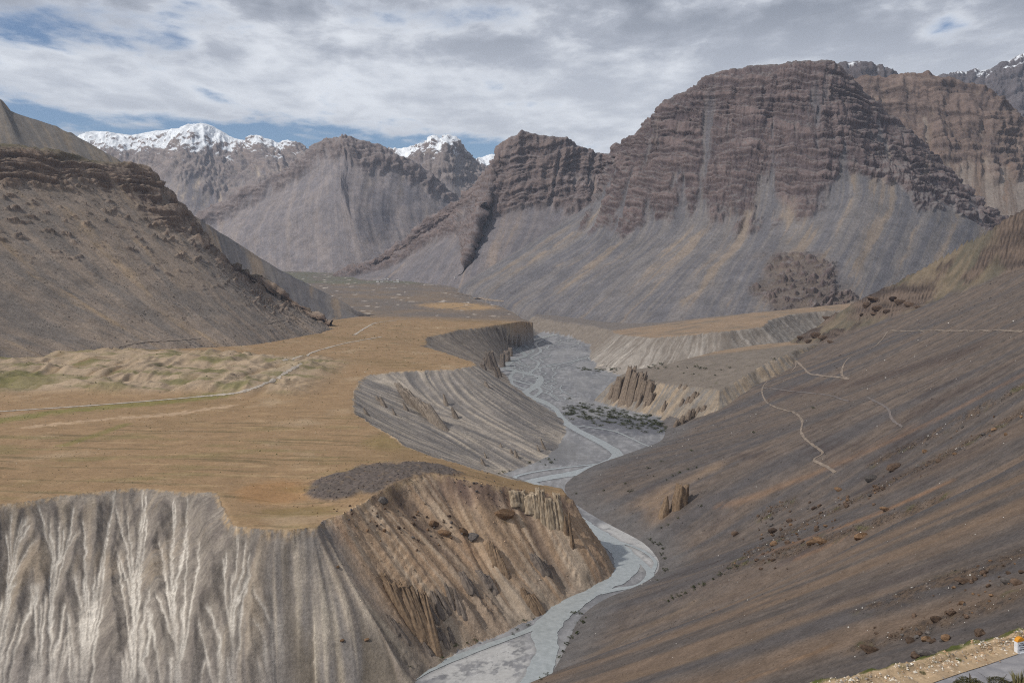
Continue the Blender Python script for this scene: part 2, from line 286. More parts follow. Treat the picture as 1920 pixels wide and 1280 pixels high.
# ---- fall line streaks: noise averaged along the downhill path
def blur(a, k):
    for ax in (0, 1):
        c = np.cumsum(np.pad(a, [(k + 1, k) if q == ax else (0, 0) for q in (0, 1)], mode='edge'), axis=ax, dtype=np.float64)
        a = ((c[2 * k + 1:] - c[:-2 * k - 1]) if ax == 0 else (c[:, 2 * k + 1:] - c[:, :-2 * k - 1])) / (2 * k + 1)
    return a.astype(np.float32)
def flow_field(H, Y, A, k=5):
    """unit downhill directions of a height grid laid out as x = a * y"""
    HB = blur(H, k); da = A[1] - A[0]; YY = Y[:, None]
    gx = np.gradient(HB, axis=1) / (YY * da); gy = np.gradient(HB, axis=0) / np.gradient(Y)[:, None] - A[None, :] * gx
    gm = np.hypot(gx, gy) + 1e-4; return (gx / gm).astype(np.float32), (gy / gm).astype(np.float32)
_NT = {}
def noise_tile(seed):
    if seed not in _NT:
        q = np.random.default_rng(seed).normal(size=(1024, 1024)); f = np.fft.fftfreq(1024); k = np.exp(-2 * (np.pi * 2.6) ** 2 * (f[:, None] ** 2 + f[None] ** 2)); q = np.fft.ifft2(np.fft.fft2(q) * k).real; _NT[seed] = ((q - q.mean()) / q.std()).astype(np.float32)
    return _NT[seed]
def streaks(ff, Y, A, X0, Y0, cell, n, seed):
    tile = noise_tile(seed); kx = 8.0 / cell; step = cell / 3.6; logs = np.interp(np.geomspace(Y[0], Y[-1], 4096), Y, np.arange(len(Y))); l0 = math.log(Y[0]); lk = 4095 / (math.log(Y[-1]) - l0)
    smp = lambda x, y: tile[(x * kx).astype(np.int32) & 1023, (y * kx).astype(np.int32) & 1023]
    gx, gy = ff; da = A[1] - A[0]
    acc = smp(X0, Y0); cnt = 1.0
    for sg in (1, -1):
        x, y = X0.copy(), Y0.copy()
        for k in range(n):
            j = np.clip(((x / y - A[0]) / da + 0.5).astype(int), 0, len(A) - 1); i = logs[np.clip(((np.log(y) - l0) * lk).astype(int), 0, 4095)].astype(int)
            x = x - sg * gx[i, j] * step; y = np.maximum(y - sg * gy[i, j] * step, 20)
            acc = acc + smp(x, y) * (1 - k / n * 0.6); cnt += (1 - k / n * 0.6) ** 2
    r = acc / math.sqrt(cnt); return (r - r.mean()) / (r.std() + 1e-6)
PI_, PJ_ = np.nonzero(regSl); px0, py0 = VX[PI_, PJ_], VYY[PI_, PJ_]; FFV = flow_field(VH, VY, VA)
st1 = np.zeros_like(VH); st2 = np.zeros_like(VH)
st1[PI_, PJ_] = streaks(FFV, VY, VA, px0, py0, 4.5, 40, 61); st2[PI_, PJ_] = streaks(FFV, VY, VA, px0, py0, 12.0, 30, 62)
st3 = np.zeros_like(VH); st3[PI_, PJ_] = streaks(FFV, VY, VA, px0, py0, 30.0, 18, 63)
_e0, _e1 = Z(640, 964, 126), Z(770, 1285, 0); side = (VX - _e0[0]) * (_e1[1] - _e0[1]) - (VYY - _e0[1]) * (_e1[0] - _e0[0]); side = -side / np.hypot(*(_e1 - _e0)[:2]); onspur = ss(-10, 20, side) * (VYY < 1120)
# ---- the near fluted wall: rills that join on their way down
NW = regSl & (VYY < 1000) & (VX < -40)
rill = np.zeros_like(VH); apron = np.zeros_like(VH)
ni, nj = np.nonzero(NW); rx, ry, rt = VX[ni, nj], VYY[ni, nj], np.clip(tL[ni, nj], 0, 1)
rx = rx - 0.40 * (935 - ry); rx = rx + 1.6 * perlin(rx / 9, ry / 11, 76) + 0.7 * perlin(rx / 3.5, ry / 4, 77) + (3.5 * perlin(rx / 22, rt * 3.0, 71) + 1.2 * perlin(rx / 6, rt * 9, 72)) * ss(0.02, 0.2, rt)
rr = random.Random(12); rD = np.full(rx.shape, 40.0, np.float32)
cx = -760.0
while cx < -190:
    tr_w = rr.uniform(24, 40); lean = rr.uniform(-8, 8)
    for ob in [rr.uniform(-0.95, 0.95) * tr_w for _ in range(rr.randint(6, 9))] + [0.0]:
        tm = rr.uniform(0.30, 0.80) if ob else 1.4; ts = rr.uniform(-0.10, 0.14) if rr.random() < 0.75 else rr.uniform(0.15, 0.4)
        f = np.clip((rt - ts) / (tm - ts), 0, 1); path = cx + lean * rt + ob * (1 - f) ** 1.15
        on = ss(ts, ts + 0.10, rt) * (rt < tm + 0.02) if ob else ss(0.2, 0.42, rt)
        rD = np.minimum(rD, np.abs(rx - path) + (1 - on) * 22)
    for _ in range(rr.randint(5, 8)):                       # shorter rills lower down, between the trunks
        c2 = cx + rr.uniform(-0.9, 0.9) * tr_w; t0 = rr.uniform(0.28, 0.62); tm = t0 + rr.uniform(0.2, 0.5); f = np.clip((rt - t0) / (tm - t0), 0, 1)
        rD = np.minimum(rD, np.abs(rx - (c2 + (cx - c2) * 0.55 * f)) + (1 - ss(t0, t0 + 0.1, rt)) * 22)
    cx += tr_w * 1.3
rw = 0.62 + 1.25 * rt ** 1.3; rv = np.exp(-(rD / rw) ** 2) * (0.55 + 0.45 * ss(-0.3, 0.3, perlin(rx / 9, rt * 6, 74))); ra = np.exp(-rD / (3.0 + 5.0 * rt)); facet = np.minimum(rD, 13 + 3 * perlin(rx / 12, rt * 5, 75)) * (1 - 0.55 * ss(0.6, 0.95, rt))
fct = np.zeros_like(VH); fct[ni, nj] = facet
rill[ni, nj] = rv; apron[ni, nj] = ra
nwm = np.zeros_like(VH); nwm[ni, nj] = ss(-225, -330, rx + 20 * (rt - 0.3) + 30 * perlin(rx / 40, rt * 2, 73))
rill *= nwm; apron *= nwm
# ---- relief from the streaks
tm_ = np.where(regSl & ~regT & ~regO, ss(0.0, 0.10, tL) * ss(1.0, 0.85, tL), 0)
VH = VH + regSl * tm_ * ((1 - 0.6 * nwm) * ((1.3 + 0.9 * onspur) * st2 + 0.22 * st1 + onspur * (2.2 * st3 + 1.5 * fbm(VX / 12, VYY / 12, 4, 64)))) + nwm * (0.62 * fct - 4.0) * tm_
VH = VH + np.where(regSl & regO, (1.2 * st2), 0) * ss(0, 8, dO)
VP = np.stack([VX, VYY, VH], -1)
_ar = np.concatenate([[0], np.cumsum(np.linalg.norm(np.diff(np.array(RIM_L)[:, :2], axis=0), axis=1))]); SPUR_A, SPUR_B = _ar[8], _ar[18] - 2.0
# ---------------------------------------------------------------- colours (albedo of the ground itself)
K = 1.08
n_a = fbm(VX / 90, VYY / 90, 5, 81); n_b = fbm(VX / 14, VYY / 14, 4, 82); n_c = fbm(VX / 300, VYY / 300, 4, 83); n_f = fbm(VX / 4, VYY / 4, 3, 84)
# plateau turf
flow = perlin(VX / 260 + 0.25 * n_c, (VYY + 0.10 * VX + 14 * n_c) / 9.5, 85) + 0.6 * perlin(VX / 200, (VYY - 0.06 * VX + 18 * n_c) / 17, 86)
dots = ss(0.30, 0.62, flow) * ss(1500, 1250, VYY)
cT = mixc(srgb(146, 120, 91, K), srgb(160, 137, 109, K), ss(0.1, 0.55, n_a)); cT = mixc(cT, srgb(134, 111, 82, K), ss(0.05, 0.5, n_c))
cT = mixc(cT, srgb(104, 92, 66, K), 0.6 * dots); cT = mixc(cT, srgb(124, 112, 76, K), 0.6 * ss(0.05, 0.45, fbm(VX / 150 + 3, VYY / 36, 4, 101)) * ss(1500, 1150, VYY)); cT = mixc(cT, np.clip(cT * 0.78, 0, 1), ss(0.25, 0.55, fbm(VX / 3.5, VYY / 7, 3, 102)) * 0.5); cT = mixc(cT, srgb(172, 146, 112, K), ss(0.15, 0.5, fbm(VX / 70, VYY / 16, 4, 103)) * 0.5)
def blob(u, v, z, rx_, ry_, soft=0.35, seed=90):
    p = Z(u, v, z); d = np.hypot((VX - p[0]) / rx_, (VYY - p[1]) / ry_); return ss(1 + soft, 1 - soft, d + 0.35 * n_b + 0.3 * n_a)
def pathd(pts):
    return poly_dist(VX, VYY, np.array(pts), closed=False)[0]
grn = srgb(116, 112, 62, K)
g1 = pathd([Z(-60, 800, 128), Z(100, 775, 128), Z(300, 757, 128), Z(420, 745, 128), Z(480, 728, 128), Z(560, 690, 130)])
cT = mixc(cT, grn, 0.75 * ss(32, 4, g1 + 20 * n_b) * ss(-0.6, 0.1, n_a + 0.3))
g2 = pathd([Z(120, 835, 128), Z(190, 812, 128), Z(235, 795, 128)]); cT = mixc(cT, grn, 0.55 * ss(14, 2, g2 + 6 * n_b))
g3 = pathd([Z(60, 800, 128), Z(200, 786, 128), Z(330, 776, 128), Z(430, 762, 128)]); cT = mixc(cT, srgb(184, 158, 130, K), 0.6 * ss(16, 2, g3 + 16 * n_b) * ss(-0.3, 0.3, n_b + n_a)) if False else mixc(cT, srgb(186, 160, 132, K), 0.62 * ss(15, 3, g3 + 22 * n_b + 14 * n_a))
cT = mixc(cT, mixc(srgb(132, 112, 88, K), srgb(164, 145, 122, K), ss(-0.2, 0.5, hrg)), hum * 0.85)
cT = mixc(cT, srgb(108, 104, 66, K), hum * 0.8 * ss(0.0, 0.35, fbm(VX / 110, VYY / 40, 4, 88)))
cT = mixc(cT, srgb(112, 106, 68, K), blob(20, 720, 138, 90, 70) * 0.7)
cT = mixc(cT, srgb(112, 96, 64, K), ss(0.1, 0.5, n_b) * ss(1700, 2000, VYY) * 0.6); cT = mixc(cT, srgb(90, 86, 60, K), ss(0.25, 0.5, fbm(VX / 70, VYY / 25, 4, 89)) * ss(1900, 2100, VYY) * 0.65)
# far floor: grey fans, ochre fields, green by the village
far = ss(3150, 3500, VYY + 120 * n_a); cF = mixc(srgb(112, 102, 94, K), srgb(124, 108, 92, K), ss(-0.2, 0.4, n_c))
cF = mixc(cF, srgb(160, 132, 98, K), np.maximum(blob(860, 575, 104, 160, 170), blob(640, 608, 115, 130, 120)))
cF = mixc(cF, srgb(98, 100, 84, K), ss(5200, 5500, VYY) * ss(0.0, 0.35, n_c + 0.25) * 0.7); cF = mixc(cF, srgb(190, 178, 165, K), 0.8 * ss(0.36, 0.46, fbm(VX / 60, VYY / 110, 3, 91)))
cF = mixc(cF, srgb(85, 82, 76, K), ss(0.3, 0.5, fbm(VX / 25, VYY / 30, 3, 93)) * 0.7)
cT = mixc(cT, cF, far)
# hollow near the rim, dark boulder hump
cT = mixc(cT, srgb(152, 112, 72, K), blob(520, 920, 124, 40, 40) * 0.5); cT = mixc(cT, srgb(122, 104, 66, K), blob(560, 965, 119, 40, 20) * 0.6); cT = mixc(cT, srgb(128, 110, 72, K), blob(740, 825, 124, 40, 60) * 0.55)
cH = mixc(srgb(96, 88, 84, K), srgb(70, 64, 62, K), ss(-0.1, 0.4, n_f)); cH = mixc(cH, srgb(128, 112, 98, K), ss(0.35, 0.6, n_b)); cH = mixc(cH, srgb(126, 108, 88, K), 0.55 * ss(0.1, 0.5, fbm(VX / 9, VYY / 9, 4, 37))); cT = mixc(cT, cH, humpm * ss(1.35, 0.85, dhump) * 0.92)
cT = mixc(cT, srgb(160, 134, 104, K), np.where(inL, ss(6, 1, dL + 3 * n_b) * 0.5, 0))
# terraces east of the river
cE = mixc(srgb(142, 121, 100, K), srgb(124, 110, 95, K), ss(-0.1, 0.4, n_a)); cE = mixc(cE, srgb(118, 108, 98, K), ss(2350, 2250, VYY + 60 * n_a) * regO); cE = mixc(cE, srgb(90, 86, 66, K), 0.6 * ss(0.2, 0.5, n_b) * regO * ss(2450, 2300, VYY))
cE = mixc(cE, srgb(112, 104, 98, K), ss(3150, 3300, VYY + 50 * n_b) * regT)
cT = np.where((regT | regO)[..., None], cE, cT)
# slopes
s1 = st1 * 0.5; s2 = st2 * 0.5
cS = mixc(srgb(128, 121, 115, K), srgb(168, 156, 142, K), ss(-0.5, 0.9, s1 + 0.5 * s2)); cS = mixc(cS, srgb(104, 100, 98, K), ss(0.1, 0.8, -s2 + 0.3 * n_b) * 0.75); cS = mixc(cS, srgb(178, 165, 148, K), ss(0.55, 1.0, s1) * 0.8)
# brown spur below the hump
_cl = poly_dist(VX, VYY, np.array([Z(640, 964, 126), Z(760, 1290, 20)]), closed=False)[0]
_e0, _e1 = Z(640, 964, 126), Z(770, 1285, 0); side = (VX - _e0[0]) * (_e1[1] - _e0[1]) - (VYY - _e0[1]) * (_e1[0] - _e0[0]); side = -side / np.hypot(*(_e1 - _e0)[:2])
spurm = ss(-38, 34, side + 14 * s2 + 14 * n_b + 9 * s1) * np.where((sL > SPUR_A) & (sL < SPUR_B), 1, 0) * (dL < 260) * (VYY < 1150)
cB = mixc(srgb(166, 140, 114, K), srgb(194, 171, 145, K), ss(-0.3, 0.8, s1)); cB = mixc(cB, srgb(122, 104, 89, K), ss(0.1, 0.9, -s2 + 0.5 * n_b)); cB = mixc(cB, srgb(158, 122, 92, K), ss(0.1, 0.6, n_a + 0.4 * s2) * 0.6)
cB = mixc(cB, srgb(126, 104, 72, K), ss(0.25, 0.7, n_b + 0.3 * n_a) * ss(0.5, 0.2, tL) * 0.8); cB = mixc(cB, srgb(112, 92, 84, K), ss(0.25, 0.05, tL) * ss(-120, -60, VX) * 0.6)
cB = mixc(cB, srgb(150, 138, 124, K), ss(0.45, 0.9, tL + 0.25 * s1) * 0.6)
cS = mixc(cS, cB, spurm)
cS = mixc(cS, srgb(188, 176, 158, K), (1 - nwm) * ss(0.1, 0.9, s1 + 0.3 * s2) * (VYY < 1000) * (1 - spurm) * 0.7); cS = mixc(cS, srgb(128, 114, 94, K), (1 - nwm) * ss(0.0, 0.8, -s2) * ss(-320, -180, VX + 16 * s2) * ss(1000, 960, VYY) * (1 - spurm) * 0.55)
# near wall
nwc = mixc(srgb(114, 105, 98, K), srgb(138, 128, 117, K), ss(-0.5, 0.5, n_b + 0.5 * n_f)); nwc = mixc(nwc, srgb(150, 132, 110, K), 0.6 * ss(0.05, 0.5, n_a + 0.3 * s1)); nwc = mixc(nwc, srgb(158, 148, 136, K), np.clip(apron * 0.75, 0, 1)); nwc = mixc(nwc, srgb(203, 194, 181, K), np.clip(rill * 1.1, 0, 1))
nwc = mixc(nwc, srgb(136, 128, 122, K), ss(0.55, 0.85, tL + 0.1 * n_a) * 0.6); nwc = mixc(nwc, srgb(172, 162, 148, K), ss(0.3, 1.0, s1) * 0.25); nwc = mixc(nwc, srgb(92, 85, 80, K), ss(0.3, 1.0, -s1) * (1 - np.clip(rill * 1.5, 0, 1)) * 0.4)
cS = mixc(cS, nwc, nwm)
cS = np.where((regSl & ~regT & ~regO)[..., None], mixc(cS, srgb(178, 152, 118, K), ss(6, 1.0, dL + 4 * n_b) * ss(0.3, -0.3, n_b + n_f) * 0.7), cS)
# promontory and further west wall: brown upper bands
cS = mixc(cS, srgb(120, 106, 92, K), ss(2050, 2300, VYY) * ss(3300, 3100, VYY) * (VX < 120) * 0.5)
cTs = mixc(srgb(150, 142, 133, K), srgb(184, 175, 163, K), ss(0.2, -0.6, flT)); cTs = mixc(cTs, srgb(122, 113, 104, K), ss(0.25, 0.8, flT)); cTs = mixc(cTs, srgb(122, 112, 102, K), ss(2900, 3150, VYY)); cS = np.where((regT & ~inT)[..., None], cTs, cS)
cOs = mixc(srgb(132, 121, 108, K), srgb(152, 135, 115, K), ss(-0.5, 0.6, s2 + n_a)); cOs = mixc(cOs, srgb(120, 114, 108, K), ss(0.0, 0.7, s1)); cS = np.where((regO & ~inO)[..., None], cOs, cS)
# river gravel
gr = fbm(VX / 60 + 0.4 * n_b, VYY / 160, 5, 95); gr2 = ridged(VX / 22 + 0.8 * n_a, VYY / 150 + 0.5 * n_a, 5, 96, 0.6)
cG = mixc(srgb(118, 117, 118, K), srgb(135, 133, 132, K), ss(-0.25, 0.4, gr)); cG = mixc(cG, srgb(92, 92, 97, K), ss(0.1, 0.5, -gr + 0.2 * n_b) * 0.45); cG = mixc(cG, srgb(170, 168, 168, K), ss(0.5, 0.85, gr2) * 0.3)
cG = mixc(cG, srgb(86, 86, 92, K), blob(1170, 800, 0, 120, 90) * ss(0.1, 0.3, ridged(VX / 60, VYY / 14, 3, 97) + 0.35) * 0.75)
cG = mixc(cG, srgb(186, 183, 178, K), np.maximum(blob(930, 1245, 0, 75, 60), np.maximum(blob(1205, 1035, 0, 40, 60), blob(1150, 1000, 0, 40, 40))) * ss(0.15, 0.55, ridged(VX / 30 - VYY / 70 + 0.8 * n_b, VYY / 55 + 0.6 * n_b, 4, 99, 0.6)) * 0.7); cG = mixc(cG, srgb(112, 110, 109, K), blob(1020, 840, 0, 70, 110) * 0.7)
_bi, _bj = np.nonzero(regBed & (VYY < 4200)); _bx, _by = VX[_bi, _bj], VYY[_bi, _bj]; _dc = np.full(_bx.shape, 1e9, np.float32)
for ch in CHAN:
    _q = np.array([Z(u, v, 0.0) for u, v, w in ch]); _q[:, 2] = [0.44 * w * p[1] / FPX for (u, v, w), p in zip(ch, _q)]; _xx = np.linspace(0, len(ch) - 1, len(ch) * 4); _q = catmull(_q, _xx)
    _d0, _w0, _, _ = poly_dist(_bx, _by, _q, closed=False); _dc = np.minimum(_dc, _d0 - _w0)
_sc = _by / 1100; _nn = fbm(_bx / 12, _by / 18, 4, 98); _cg = cG[_bi, _bj]; _cg = mixc(_cg, srgb(168, 166, 166, K), 0.45 * ss(26, 8, _dc / _sc + 10 * _nn) * ss(-0.1, 0.5, _nn)); _cg = mixc(_cg, srgb(84, 84, 87, K), 0.32 * ss(6.5, 0.5, _dc / _sc + 3 * _nn)); cG[_bi, _bj] = _cg
VC = np.where(regBed[..., None], cG, np.where(regTop[..., None], cT, cS))
M_VAL = mat_terrain('valley_ground', 0.36, 0.32, 0.9, 1.2)
M_TURF = mat_terrain('plateau_turf', 0.30, 0.24, 0.4, 0.6)
M_GRAV = mat_terrain('river_gravel', 0.25, 0.16, 0.3, 0.5)
uq = 960 + FPX * VA
hid = ((uq[None, :] > 1300) & (VYY < 1650)) | (VYY < 640) | ((uq[None, :] > 1250) & (VYY < 900)) | ((VYY - 1720 > 2.75 * (VX + 1010) + 350) & (VX < -520) & (VYY < 3400))
qk = lambda m: m[:-1, :-1] | m[1:, 1:]
hq = hid[:-1, :-1] | hid[1:, 1:]
topq = (regTop & inL & ~regT & ~regO)[:-1, :-1]; bedq = regBed[:-1, :-1]; east = (regT | regO)[:-1, :-1]
VALLEY = [grid_mesh('plateau', VP, VC, M_TURF, topq & ~hq), grid_mesh('river_bed', VP, VC, M_GRAV, bedq & ~hq),
          grid_mesh('gorge_wall', VP, VC, M_VAL, ~topq & ~bedq & ~east & ~hq), grid_mesh('east_terrace', VP, VC, M_VAL, ~topq & ~bedq & east & ~hq)]
# ================================================================ slopes and mountains: lofts over traced crest, cliff foot and talus foot lines
def build_loft(name, rows, nr, ns, disp, color, mat, hidden=1):
    P, t, s = loft_grid([np.asarray(r) for r in rows], nr, ns, hidden)
    a, b = arclens(P); A = np.repeat(a[None], nr, 0).astype(np.float32); B = np.repeat(b[:, None], ns, 1).astype(np.float32)
    T = np.repeat(t[:, None], ns, 1).astype(np.float32); S_ = np.repeat(s[None], nr, 0).astype(np.float32)
    N = normals(P); c = dict(P=P, T=T, S=S_, A=A, B=B, N=N)
    P2 = P + disp(c)
    c['N2'] = normals(P2); c['P2'] = P2
    return grid_mesh(name, P2, color(c), mat)
def back(crest, dx, dy, dz): return [np.asarray(p) + np.array([dx, dy, dz]) for p in crest]
def lerp_row(a, b, f, pz=1.0):
    a, b = np.asarray(a), np.asarray(b); n = max(len(a), len(b)); x = np.linspace(0, 1, n)
    a = catmull(a, x * (len(a) - 1)); b = catmull(b, x * (len(b) - 1)); r = a + (b - a) * f; r[:, 2] = b[:, 2] + (a[:, 2] - b[:, 2]) * (1 - f) ** pz; return r
def px_row(l): return [W(*q) for q in l]
def rock_disp(scale, ledge, talus, tc, seed, dip=(0.0, 0.0), lh=45.0, gully=1.0, jag=0.1, spots=0.0, tw=0.45, tcs=None, outc=(), rough=1.0):
    """rock above row tc: beds that step in and out, gullies down the face, chutes of scree between; smooth talus below"""
    def f(c):
        P, T, A, B, N = c['P'], c['T'], c['A'], c['B'], c['N']; x, y, z = [P[..., k].astype(np.float32) for k in range(3)]
        nb = fbm(A / (scale * 2.2), B / (scale * 2.2), 4, seed + 1); nv = fbm(A / (scale * 0.55), B / (scale * 3.0), 4, seed + 9)
        tcc = tc if tcs is None else np.interp(c['S'], np.linspace(0, 1, len(tcs)), tcs)
        m = ss(tcc + 0.16, tcc - 0.10, T + tw * nb + 0.4 * nv); m = m * (1 - 0.85 * ss(0.16, 0.34, nv + 0.25 * nb) * ss(1.3, 1.9, T))
        if spots: m = np.maximum(m, spots * ss(0.16, 0.34, fbm(A / (scale * 0.6), B / (scale * 0.4), 5, seed + 12, 0.6)) * ss(1.05, 1.2, T) * ss(tcc + 2.0, tcc + 0.8, T))
        br = 0.0
        for (u, v, d, rx_, rz_) in outc:            # an outcrop of dark ledges standing in the scree
            p = W(u, v, d); e = ss(1.25, 0.6, np.hypot((x - p[0]) / rx_, (z - p[2]) / rz_) + 0.5 * nb + 0.3 * nv); br = np.maximum(br, e); m = np.maximum(m, 0.9 * e * ss(0.05, 0.25, fbm(A / 60, B / 26, 4, seed + 13)))
        c['brown'] = br; c['rock'] = m
        zz = (z + dip[0] * x + dip[1] * y + 0.9 * lh * fbm(A / (lh * 5), B / (lh * 5), 4, seed + 2)) / lh
        bed = perlin(zz, A / (lh * 7), seed + 3) + 0.65 * perlin(zz * 2.3, A / (lh * 5), seed + 4) + 0.45 * perlin(zz * 5.1, A / (lh * 3), seed + 5)
        c['bed'] = bed; step = np.tanh(4.0 * bed)
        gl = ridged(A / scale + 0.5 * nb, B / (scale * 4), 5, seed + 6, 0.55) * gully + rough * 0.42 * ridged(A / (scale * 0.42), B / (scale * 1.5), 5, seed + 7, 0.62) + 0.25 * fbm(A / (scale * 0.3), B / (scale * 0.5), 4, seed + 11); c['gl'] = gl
        tl = 0.7 * fbm(A / (scale * 0.6), B / (scale * 4), 4, seed + 8) + 1.1 * nb; c['tl'] = tl
        on = ss(0.4, 1.0, T) * (0.12 + 0.88 * ss(1.0, 1.3, T))
        d = m * (ledge * step + 0.26 * scale * gl) + (1 - m) * talus * tl
        D = N * (d * on)[..., None]
        D[..., 2] += jag * scale * np.clip(fbm(A / (scale * 0.7), T * 0 + seed, 5, seed + 10, 0.6), -1, 1) * ss(1.6, 1.0, T) * ss(0.3, 1.0, T)
        return D
    return f
def rock_color(r1, r2, t1, t2, seed, t3=None, top=None, snow=None, bedk=0.6, streak=1.0, mott=0.0, fine=1.0):
    def f(c):
        A, B, m = c['A'], c['B'], c['rock']; x, y, z = [c['P2'][..., k].astype(np.float32) for k in range(3)]; nz = c['N2'][..., 2].astype(np.float32)
        n1 = fbm(A / 220, B / 220, 5, seed + 21); n2 = fbm(A / 40, B / 40, 4, seed + 22); n3 = fbm(A / 11 * fine, B / 9 * fine, 3, seed + 25)
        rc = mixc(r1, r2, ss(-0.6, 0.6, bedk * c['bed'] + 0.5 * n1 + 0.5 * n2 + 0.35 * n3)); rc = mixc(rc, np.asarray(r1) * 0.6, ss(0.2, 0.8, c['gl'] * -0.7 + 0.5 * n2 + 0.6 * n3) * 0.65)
        rc = mixc(rc, t1, ss(0.66, 0.84, nz + 0.12 * n2) * 0.75)
        w = 0.5 * n1
        k = fbm(A / 24 + w, B / 800, 4, seed + 23, 0.62) * streak + mott * 0.8 * n2; k2 = fbm(A / 100 + w, B / 1300, 3, seed + 24) * streak + mott * n1
        tk = mixc(t1, t2, ss(-0.3, 0.3, k + 0.7 * k2 + 0.1 * n1))
        if t3 is not None: tk = mixc(tk, t3, ss(0.12, 0.42, -k2 * 0.9 + 0.5 * k + 0.25 * n1))
        tk = mixc(tk, np.asarray(t2) * 0.75, ss(0.3, 0.6, n3 + 0.4 * n2) * (0.25 + mott))
        if np.ndim(c.get('brown', 0)): tk = mixc(tk, srgb(104, 92, 83, K2), 0.85 * c['brown'])
        o = mixc(tk, rc, m)
        if top is not None: o = mixc(o, top[0], ss(top[1] + top[2], top[1] - top[2], c['T'] + 0.35 * n1 + 0.15 * n2))
        if snow is not None:
            z0, zr = snow; sm = ss(-0.12, 0.12, (z - z0) / zr + 1.2 * n1 + 1.5 * fbm((A + 0.9 * B) / 60, (B - 0.5 * A) / 420, 4, seed + 26, 0.6) + 0.3 * n2 + (nz - 0.6) * 1.0 - 0.25 * c['bed'] - 0.5 * c['gl'])
            o = mixc(o, (0.86, 0.88, 0.92), sm)
        return o
    return f
K2 = 1.08; KS = 0.82
# ---------------------------------------------------------------- the big scree slope under the viewpoint (east bank); columns are fall lines
FT = [((-700, -250, 0), (170, -150, 345)), ((-560, 60, 0), (190, 60, 338)), ((-480, 280, 0), (235, 230, 325)), ((-370, 450, 0), (285, 370, 308)), ((-220, 590, 0), (325, 480, 292)), ((-80, 705, 0), (360, 560, 275)),
      (Z(1000, 1290, 0), W(1990, 855, 640)), (Z(1042, 1252, 0), W(1990, 830, 675)), (Z(1070, 1200, 0), W(1990, 800, 715)), (Z(1112, 1138, 0), W(1990, 770, 760)), (Z(1205, 1094, 0), W(1990, 738, 810)), (Z(1238, 1055, 0), W(1990, 708, 860)), (Z(1200, 1012, 0), W(1990, 680, 910)),
      (Z(1150, 986, 0), W(1990, 655, 960)), (Z(1100, 958, 0), W(1990, 632, 1015)), (Z(1064, 928, 0), W(1990, 610, 1075)), (Z(1085, 888, 0), W(1990, 588, 1150)), (Z(1160, 856, 0), W(1990, 565, 1240)), (Z(1240, 826, 0), W(1990, 545, 1340)),
      (W(1275, 792, 1880), W(1990, 522, 1450)), (W(1330, 748, 2000), W(1990, 505, 1570)), (W(1385, 715, 2120), W(1990, 490, 1700)), (W(1432, 688, 2240), W(1990, 475, 1830)), (W(1476, 658, 2350), W(1990, 455, 1950)),
      (W(1484, 646, 2390), W(1990, 400, 1990)), (W(1492, 634, 2430), W(1990, 338, 2030))]
_d = []
for j, (ft, tp) in enumerate(FT):
    ft = np.array(ft, float); tp = np.array(tp, float); kap = 0.25 + 0.2 * math.exp(-((j - 15) / 3.0) ** 2); kap = 0.06 if j >= len(FT) - 4 else kap
    for g in (-0.04, 0.0, 0.06, 0.15, 0.3, 0.5, 0.75, 1.0, 1.15):
        q = ft + (tp - ft) * g; q[2] = ft[2] + (tp[2] - ft[2]) * (g * (1 - kap) + kap * g * g)
        if g < 0: q[2] = ft[2] - 5.0
        _d.append(q)
_d = np.array(_d); _xy = _d[:, :2] / 1000.0; _n = len(_d)
_r = np.linalg.norm(_xy[:, None] - _xy[None], axis=-1); _A = np.zeros((_n + 3, _n + 3)); _A[:_n, :_n] = _r ** 3 + np.eye(_n) * 2e-5; _A[:_n, _n] = 1; _A[:_n, _n + 1:] = _xy; _A[_n, :_n] = 1; _A[_n + 1:, :_n] = _xy.T
_w = np.linalg.solve(_A, np.concatenate([_d[:, 2], [0, 0, 0]])); _xyf = _xy.astype(np.float32); _wf = _w.astype(np.float64)
def rs_height(X, Y):
    x = X / 1000.0; y = Y / 1000.0; r = _wf[_n] + _wf[_n + 1] * x + _wf[_n + 2] * y
    for i in range(_n): r = r + _wf[i] * ((x - _xy[i, 0]) ** 2 + (y - _xy[i, 1]) ** 2) ** 1.5
    return r.astype(np.float32)
SA = np.linspace((990 - 960) / FPX, (1970 - 960) / FPX, 580, dtype=np.float32)
_ys = [215.0]
while _ys[-1] < 2720: _ys.append(_ys[-1] * (1.0056 if _ys[-1] < 700 else 1.0040))
SY = np.array(_ys, np.float32); SYY = np.repeat(SY[:, None], len(SA), 1); SX = SYY * SA[None, :]
SH = rs_height(SX.astype(np.float64), SYY.astype(np.float64))
# behind the crest the ground falls away into the side valley
CREST = [W(1440, 668, 2330), W(1492, 632, 2430), W(1530, 600, 2400), W(1580, 572, 2350), W(1650, 540, 2280), W(1730, 505, 2210), W(1800, 470, 2160), W(1860, 430, 2110), W(1920, 390, 2070), W(2000, 330, 2030)]
CRFOOT = [W(1476, 658, 2350), W(1560, 640, 2240), W(1640, 610, 2150), W(1720, 575, 2080), W(1830, 525, 2010), W(1990, 455, 1950)]
dcr, zcr, scr, _ = poly_dist(SX + 10 * fbm(SX / 60, SYY / 60, 3, 240), SYY + 10 * fbm(SX / 60, SYY / 60, 3, 241), np.array(CREST), closed=False)
_cp = np.array(CREST)[:, :2]; _cf = np.array(CRFOOT)[:, :2]
ycr = np.interp(SX, _cp[:, 0], _cp[:, 1]); beyond = SYY > ycr
yft = np.interp(SX, _cf[:, 0], _cf[:, 1]); crest = ss(0.0, 0.35, (SYY - yft) / np.maximum(ycr - yft, 10) + 0.25 * fbm(SX / 70, SYY / 70, 4, 242)) * (SX > _cf[0, 0] - 60)
